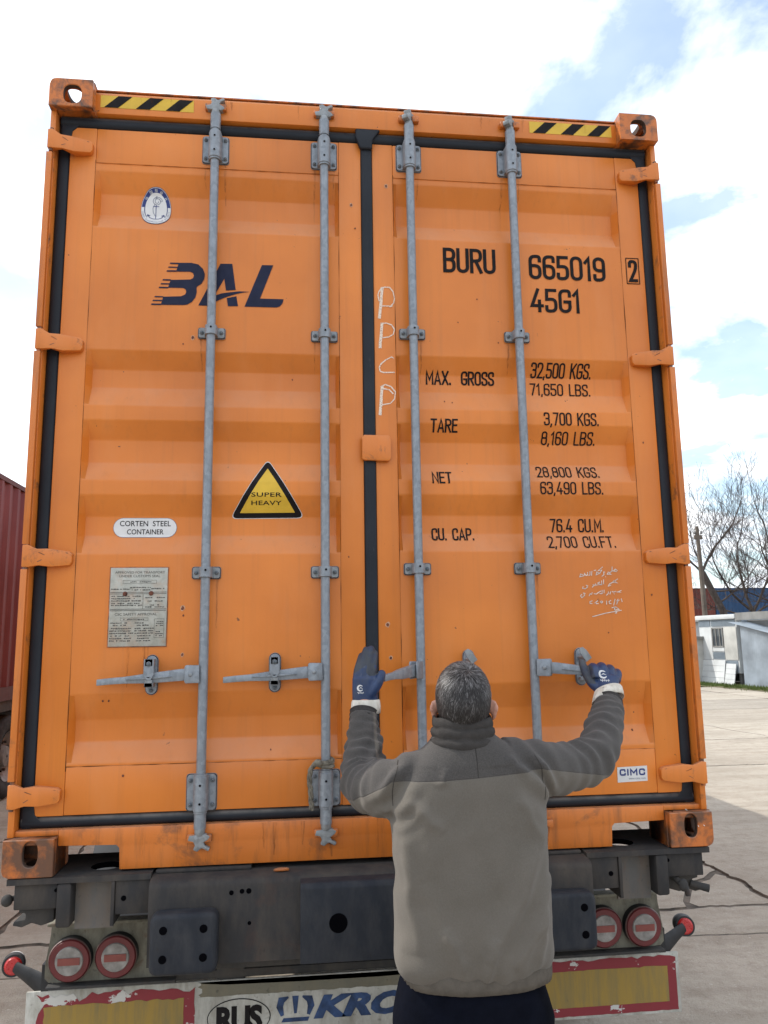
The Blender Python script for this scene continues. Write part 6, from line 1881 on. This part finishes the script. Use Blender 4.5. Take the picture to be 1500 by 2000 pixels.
# stand collar, folded over on itself
m = MB()
nb = 72; prof = [(1.545, .086, .082), (1.556, .092, .086), (1.566, .0905, .0845), (1.571, .084, .079), (1.576, .087, .0815), (1.585, .0895, .083), (1.594, .0875, .081), (1.598, .0825, .077), (1.602, .0845, .079), (1.612, .0845, .078), (1.622, .082, .076), (1.6265, .078, .072), (1.622, .074, .069), (1.59, .075, .070)]
vs = []
for zi, (z, a, b_) in enumerate(prof):
    for k in range(nb):
        t = 2 * PI * k / nb; c, s = math.cos(t), math.sin(t)
        wv = 1 + .016 * noise.noise((c * 2.2, s * 2.2, zi * .45)) + .012 * noise.noise((c * 5, s * 5, zi * .6 + 7))
        vs.append((.1845 + c * a * wv, -.617 + s * b_ * wv, z + .006 * noise.noise((c * 2.5, s * 2.5, zi * .3 + 3)) + .008 * s * (1 if s > 0 else -.2) - .004))
m.add(vs, [(i * nb + k, i * nb + (k + 1) % nb, (i + 1) * nb + (k + 1) % nb, (i + 1) * nb + k) for i in range(len(prof) - 1) for k in range(nb)])
me = bpy.data.meshes.new('collar'); me.from_pydata(m.v, [], m.f)
put('collar', local(me), M['fleece_dark'], jacket)
# elastic sleeve ends
for path, r0 in ((((-.060, -.256, 1.582), (-.058, -.244, 1.598), (-.056, -.236, 1.612)), .044), (((.768, -.222, 1.594), (.773, -.207, 1.606), (.779, -.190, 1.620)), .046)):
    m = MB(); pts = spline([(*p, r0) for p in path], 4)
    m.tube([p[:3] for p in pts], [r0 * (1 + .03 * math.sin(i * 2.1)) for i in range(len(pts))], 48, 0, True, lambda i, a: 1 + .018 * math.sin(a * 24))
    me = bpy.data.meshes.new('cuff'); me.from_pydata(m.v, [], m.f); put('sleeve_cuff', local(me), M['fleece_dark'], jacket)

# ---- trousers and shoes
M['navy_cloth'] = plain('navy_trousers', (.0045, .0055, .0105), .95, 0, .3, 9, .05, .3)
m = MB()
loft(m, spline([(.190, -.600, .80, .206, .130, 2.4), (.192, -.600, .86, .212, .134, 2.4), (.190, -.600, .93, .196, .128, 2.4), (.188, -.600, 1.0, .172, .114, 2.4)], 3), 44)
for e, fx in ((-1, .095), (1, .290)):
    pts = spline([(fx, -.600, .86, .118), (fx + e * .005, -.600, .68, .106), (fx, -.592, .50, .090), (fx, -.605, .30, .084), (fx, -.612, .10, .084), (fx, -.612, .055, .086)], 8)
    m.tube([p[:3] for p in pts], [p[3] for p in pts], 26, 0, True, lambda i, a: 1 + .05 * noise.noise((i * .33, math.cos(a) * 1.4, math.sin(a) * 1.4 + e)))
put('trousers', local(remeshed(m, .010, 4, .5)), M['navy_cloth'], person)
M['shoe'] = plain('work_shoe', (.018, .016, .015), .6, 0, .3, 12)
for e, fx in ((-1, .098), (1, .288)):
    m = MB()
    m.tube([(fx, -.685, .050), (fx, -.64, .058), (fx + e * .008, -.56, .052), (fx + e * .016, -.46, .040), (fx + e * .02, -.415, .034)], [(.034, .030), (.052, .042), (.046, .045), (.034, .048), (.020, .030)], 18)
    m.tube([(fx, -.62, .06), (fx, -.615, .13)], [.050, .052], 18)
    sh = put('shoe', local(remeshed(m, .006, 4, .5)), M['shoe'], person)
    m = MB(); m.prism([(fx - .040, -.69), (fx + .040, -.69), (fx + .048 + e * .006, -.55), (fx + .046 + e * .018, -.43), (fx + e * .02, -.395), (fx - .044 + e * .018, -.43), (fx - .044 + e * .006, -.55)], 'z', 0.0, .020)
    m.v = [tuple(Vector(p) - PO) for p in m.v]; m.build('sole', M['black_plastic'], sh, bevel=.003, recalc=True)

# ---- gloves
def _glove():
    t = NT('blue_rubber_glove')
    c = t.mix(t.ramp(t.noise(22, 5), .3, .7), (.014, .030, .085), (.022, .046, .120))
    c = t.mix(t.math('MULTIPLY', t.ramp(t.noise(11, 6, .65, None, .4), .50, .64), .55), c, (.055, .058, .066))
    c = t.mix(t.math('MULTIPLY', t.ramp(t.noise(60, 4), .6, .72), .4), c, (.12, .125, .13))
    t.bump(t.noise(120, 3), .12, .002)
    return t.out(c, .45, 0, .45)
def _glove_worn():
    t = NT('worn_glove_fingers')
    c = t.mix(t.ramp(t.noise(14, 5), .3, .7), (.026, .032, .046), (.060, .064, .074))
    c = t.mix(t.math('MULTIPLY', t.ramp(t.noise(26, 5, .65), .48, .66), .6), c, (.016, .030, .075))
    t.bump(t.noise(120, 3), .15, .002)
    return t.out(c, .55, 0, .4)
M['glove'] = _glove(); M['glove_worn'] = _glove_worn()
M['glove_cuff'] = grimy_steel('glove_cuff_cloth', (.56, .53, .47), (.36, .31, .25), (.20, .14, .10), .6, .95, .35, 5)
def glove(chains, palm, cuff_rings, voxel=.0030):
    m = MB()
    for ch in chains:
        pts = spline(ch, 5)
        m.tube([p[:3] for p in pts], [p[3] for p in pts], 14)
        m.ball(pts[-1][:3], pts[-1][3] * 1.0, 12)
    for a, b_, ra, rb in palm: m.tube([a, ((Vector(a) + Vector(b_)) / 2), b_], [ra, tuple((i + j) / 2 * 1.03 for i, j in zip(ra, rb)), rb], 20)
    g = put('glove', local(remeshed(m, voxel, 5, .5)), M['glove'], person)
    g.data.materials.append(M['glove_worn'])
    m = MB(); n_ = 40; vs = []
    for i, (c, u_, w_, a, b_) in enumerate(cuff_rings):
        c, u_, w_ = Vector(c), Vector(u_).normalized(), Vector(w_).normalized()
        for k in range(n_):
            t = 2 * PI * k / n_; q = 1 + .03 * noise.noise((math.cos(t) * 1.6, math.sin(t) * 1.6, i * .5 + c.x * 9))
            vs.append(c + u_ * (a * math.cos(t) * q) + w_ * (b_ * math.sin(t) * q))
    R_ = len(cuff_rings)
    m.add(vs, [(i * n_ + k, i * n_ + (k + 1) % n_, (i + 1) * n_ + (k + 1) % n_, (i + 1) * n_ + k) for i in range(R_ - 1) for k in range(n_)])
    me = bpy.data.meshes.new('cuff'); me.from_pydata(m.v, [], m.f)
    put('glove_cuff', local(me), M['glove_cuff'], g)
    return g
# left hand: flat, fingers up and together, resting on the swung-out lever
Y = -.222
gl = glove([
    [(-.076, Y + .004, 1.700, .0145), (-.073, Y + .008, 1.735, .0135), (-.064, Y + .018, 1.765, .0125), (-.058, Y + .030, 1.784, .0112)],
    [(-.060, Y, 1.705, .0150), (-.057, Y + .006, 1.748, .0140), (-.048, Y + .018, 1.785, .0130), (-.042, Y + .030, 1.803, .0118)],
    [(-.043, Y, 1.705, .0150), (-.040, Y + .006, 1.750, .0142), (-.032, Y + .018, 1.788, .0132), (-.026, Y + .030, 1.806, .0118)],
    [(-.027, Y + .004, 1.702, .0145), (-.024, Y + .008, 1.742, .0138), (-.018, Y + .020, 1.774, .0126), (-.014, Y + .030, 1.791, .0114)],
    [(-.034, Y - .004, 1.662, .0185), (-.014, Y - .010, 1.688, .0165), (-.002, Y - .012, 1.710, .0150), (.004, Y - .010, 1.726, .0140)],
], [((-.050, Y, 1.632), (-.051, Y, 1.715), (.022, .041), (.019, .040))],
    [((-.0475, Y - .002, 1.646), (1, 0, 0), (0, 1, 0), .0435, .030), ((-.0475, Y - .003, 1.640), (1, 0, .02), (0, 1, 0), .0465, .034), ((-.048, Y - .005, 1.622), (1, 0, .02), (0, 1, 0), .0480, .037), ((-.0485, Y - .007, 1.602), (1, 0, .02), (0, 1, 0), .0475, .038), ((-.0485, Y - .006, 1.603), (1, 0, .02), (0, 1, 0), .0450, .035), ((-.048, Y - .004, 1.632), (1, 0, .02), (0, 1, 0), .0440, .032)])
# right hand: fist closed on the lever, knuckles up
gr = glove([
    [(.764, -.128, 1.690, .0175), (.768, -.112, 1.722, .0165), (.772, -.078, 1.728, .0152), (.772, -.058, 1.704, .0142), (.771, -.066, 1.678, .0135)],
    [(.792, -.130, 1.692, .0175), (.799, -.112, 1.724, .0165), (.802, -.078, 1.730, .0152), (.803, -.056, 1.704, .0142), (.801, -.066, 1.676, .0135)],
    [(.818, -.128, 1.688, .0170), (.829, -.108, 1.717, .0160), (.832, -.078, 1.722, .0150), (.832, -.058, 1.698, .0140), (.830, -.068, 1.672, .0132)],
    [(.838, -.124, 1.680, .0160), (.855, -.102, 1.704, .0150), (.858, -.078, 1.708, .0142), (.857, -.060, 1.686, .0132), (.853, -.070, 1.664, .0125)],
    [(.775, -.140, 1.655, .0195), (.754, -.122, 1.674, .0175), (.744, -.098, 1.702, .0152), (.741, -.078, 1.728, .0140), (.740, -.068, 1.746, .0128)],
], [((.786, -.158, 1.640), (.806, -.120, 1.694), (.030, .036), (.022, .046))],
    [((.791, -.160, 1.655), (1, .1, .12), (0, .8, -.6), .050, .038), ((.789, -.166, 1.648), (1, .1, .14), (0, .8, -.6), .054, .043), ((.784, -.176, 1.634), (1, .1, .14), (0, .8, -.6), .058, .047), ((.780, -.184, 1.620), (1, .1, .12), (0, .8, -.6), .0595, .049), ((.781, -.183, 1.621), (1, .1, .12), (0, .8, -.6), .0565, .046), ((.787, -.168, 1.644), (1, .1, .12), (0, .8, -.6), .051, .040)])
for g, test in ((gl, lambda c: (c.z > 1.722 and c.x + PO.x < .02) and noise.noise(c * 30) + (c.z - 1.722) * 14 > 0), (gr, lambda c: c.x + PO.x < .757 and c.z > 1.675)):
    for p in g.data.polygons:
        if test(p.center): p.material_index = 1
# white print on the back of each glove
def glove_print(g, cx, cz, s, yy):
    arc = [(cx + s * math.cos(t), cz + s * math.sin(t)) for t in [math.radians(40 + 285 * k / 16) for k in range(17)]]
    tick = [(cx - s * .5, cz - s * .12), (cx + s * .1, cz + s * .18), (cx + s * .9, cz - s * .18)]
    scr = [(cx - s * 1.1 + s * 2.3 * k / 12, cz - s * 1.75 + s * .28 * math.sin(k * 2.4)) for k in range(13)]
    m = MB()
    vsq = [Vector(v.co) for v in g.data.vertices]
    bt = BVHTree.FromPolygons(vsq, [tuple(p.vertices) for p in g.data.polygons])
    for ln, hw in ((arc, [s * (.10 + .22 * math.sin(PI * k / 16)) for k in range(17)]), (tick, [s * .03, s * .14, s * .03]), (scr, s * .07)):
        for q in ribbon(ln, hw):
            pts = []
            for px_, pz_ in q:
                h = bt.ray_cast(Vector((px_ - PO.x, yy - PO.y - .2, pz_)), Vector((0, 1, 0)))
                pts.append((px_ - PO.x, (h[0].y if h[0] else yy - PO.y) - .0010, pz_))
            m.add(pts, [(0, 1, 2, 3)])
    m.build('glove_print', M['sticker_white'], g, smooth=0)
glove_print(gl, -.0665, 1.683, .0085, Y)
glove_print(gr, .786, 1.706, .0115, -.14)
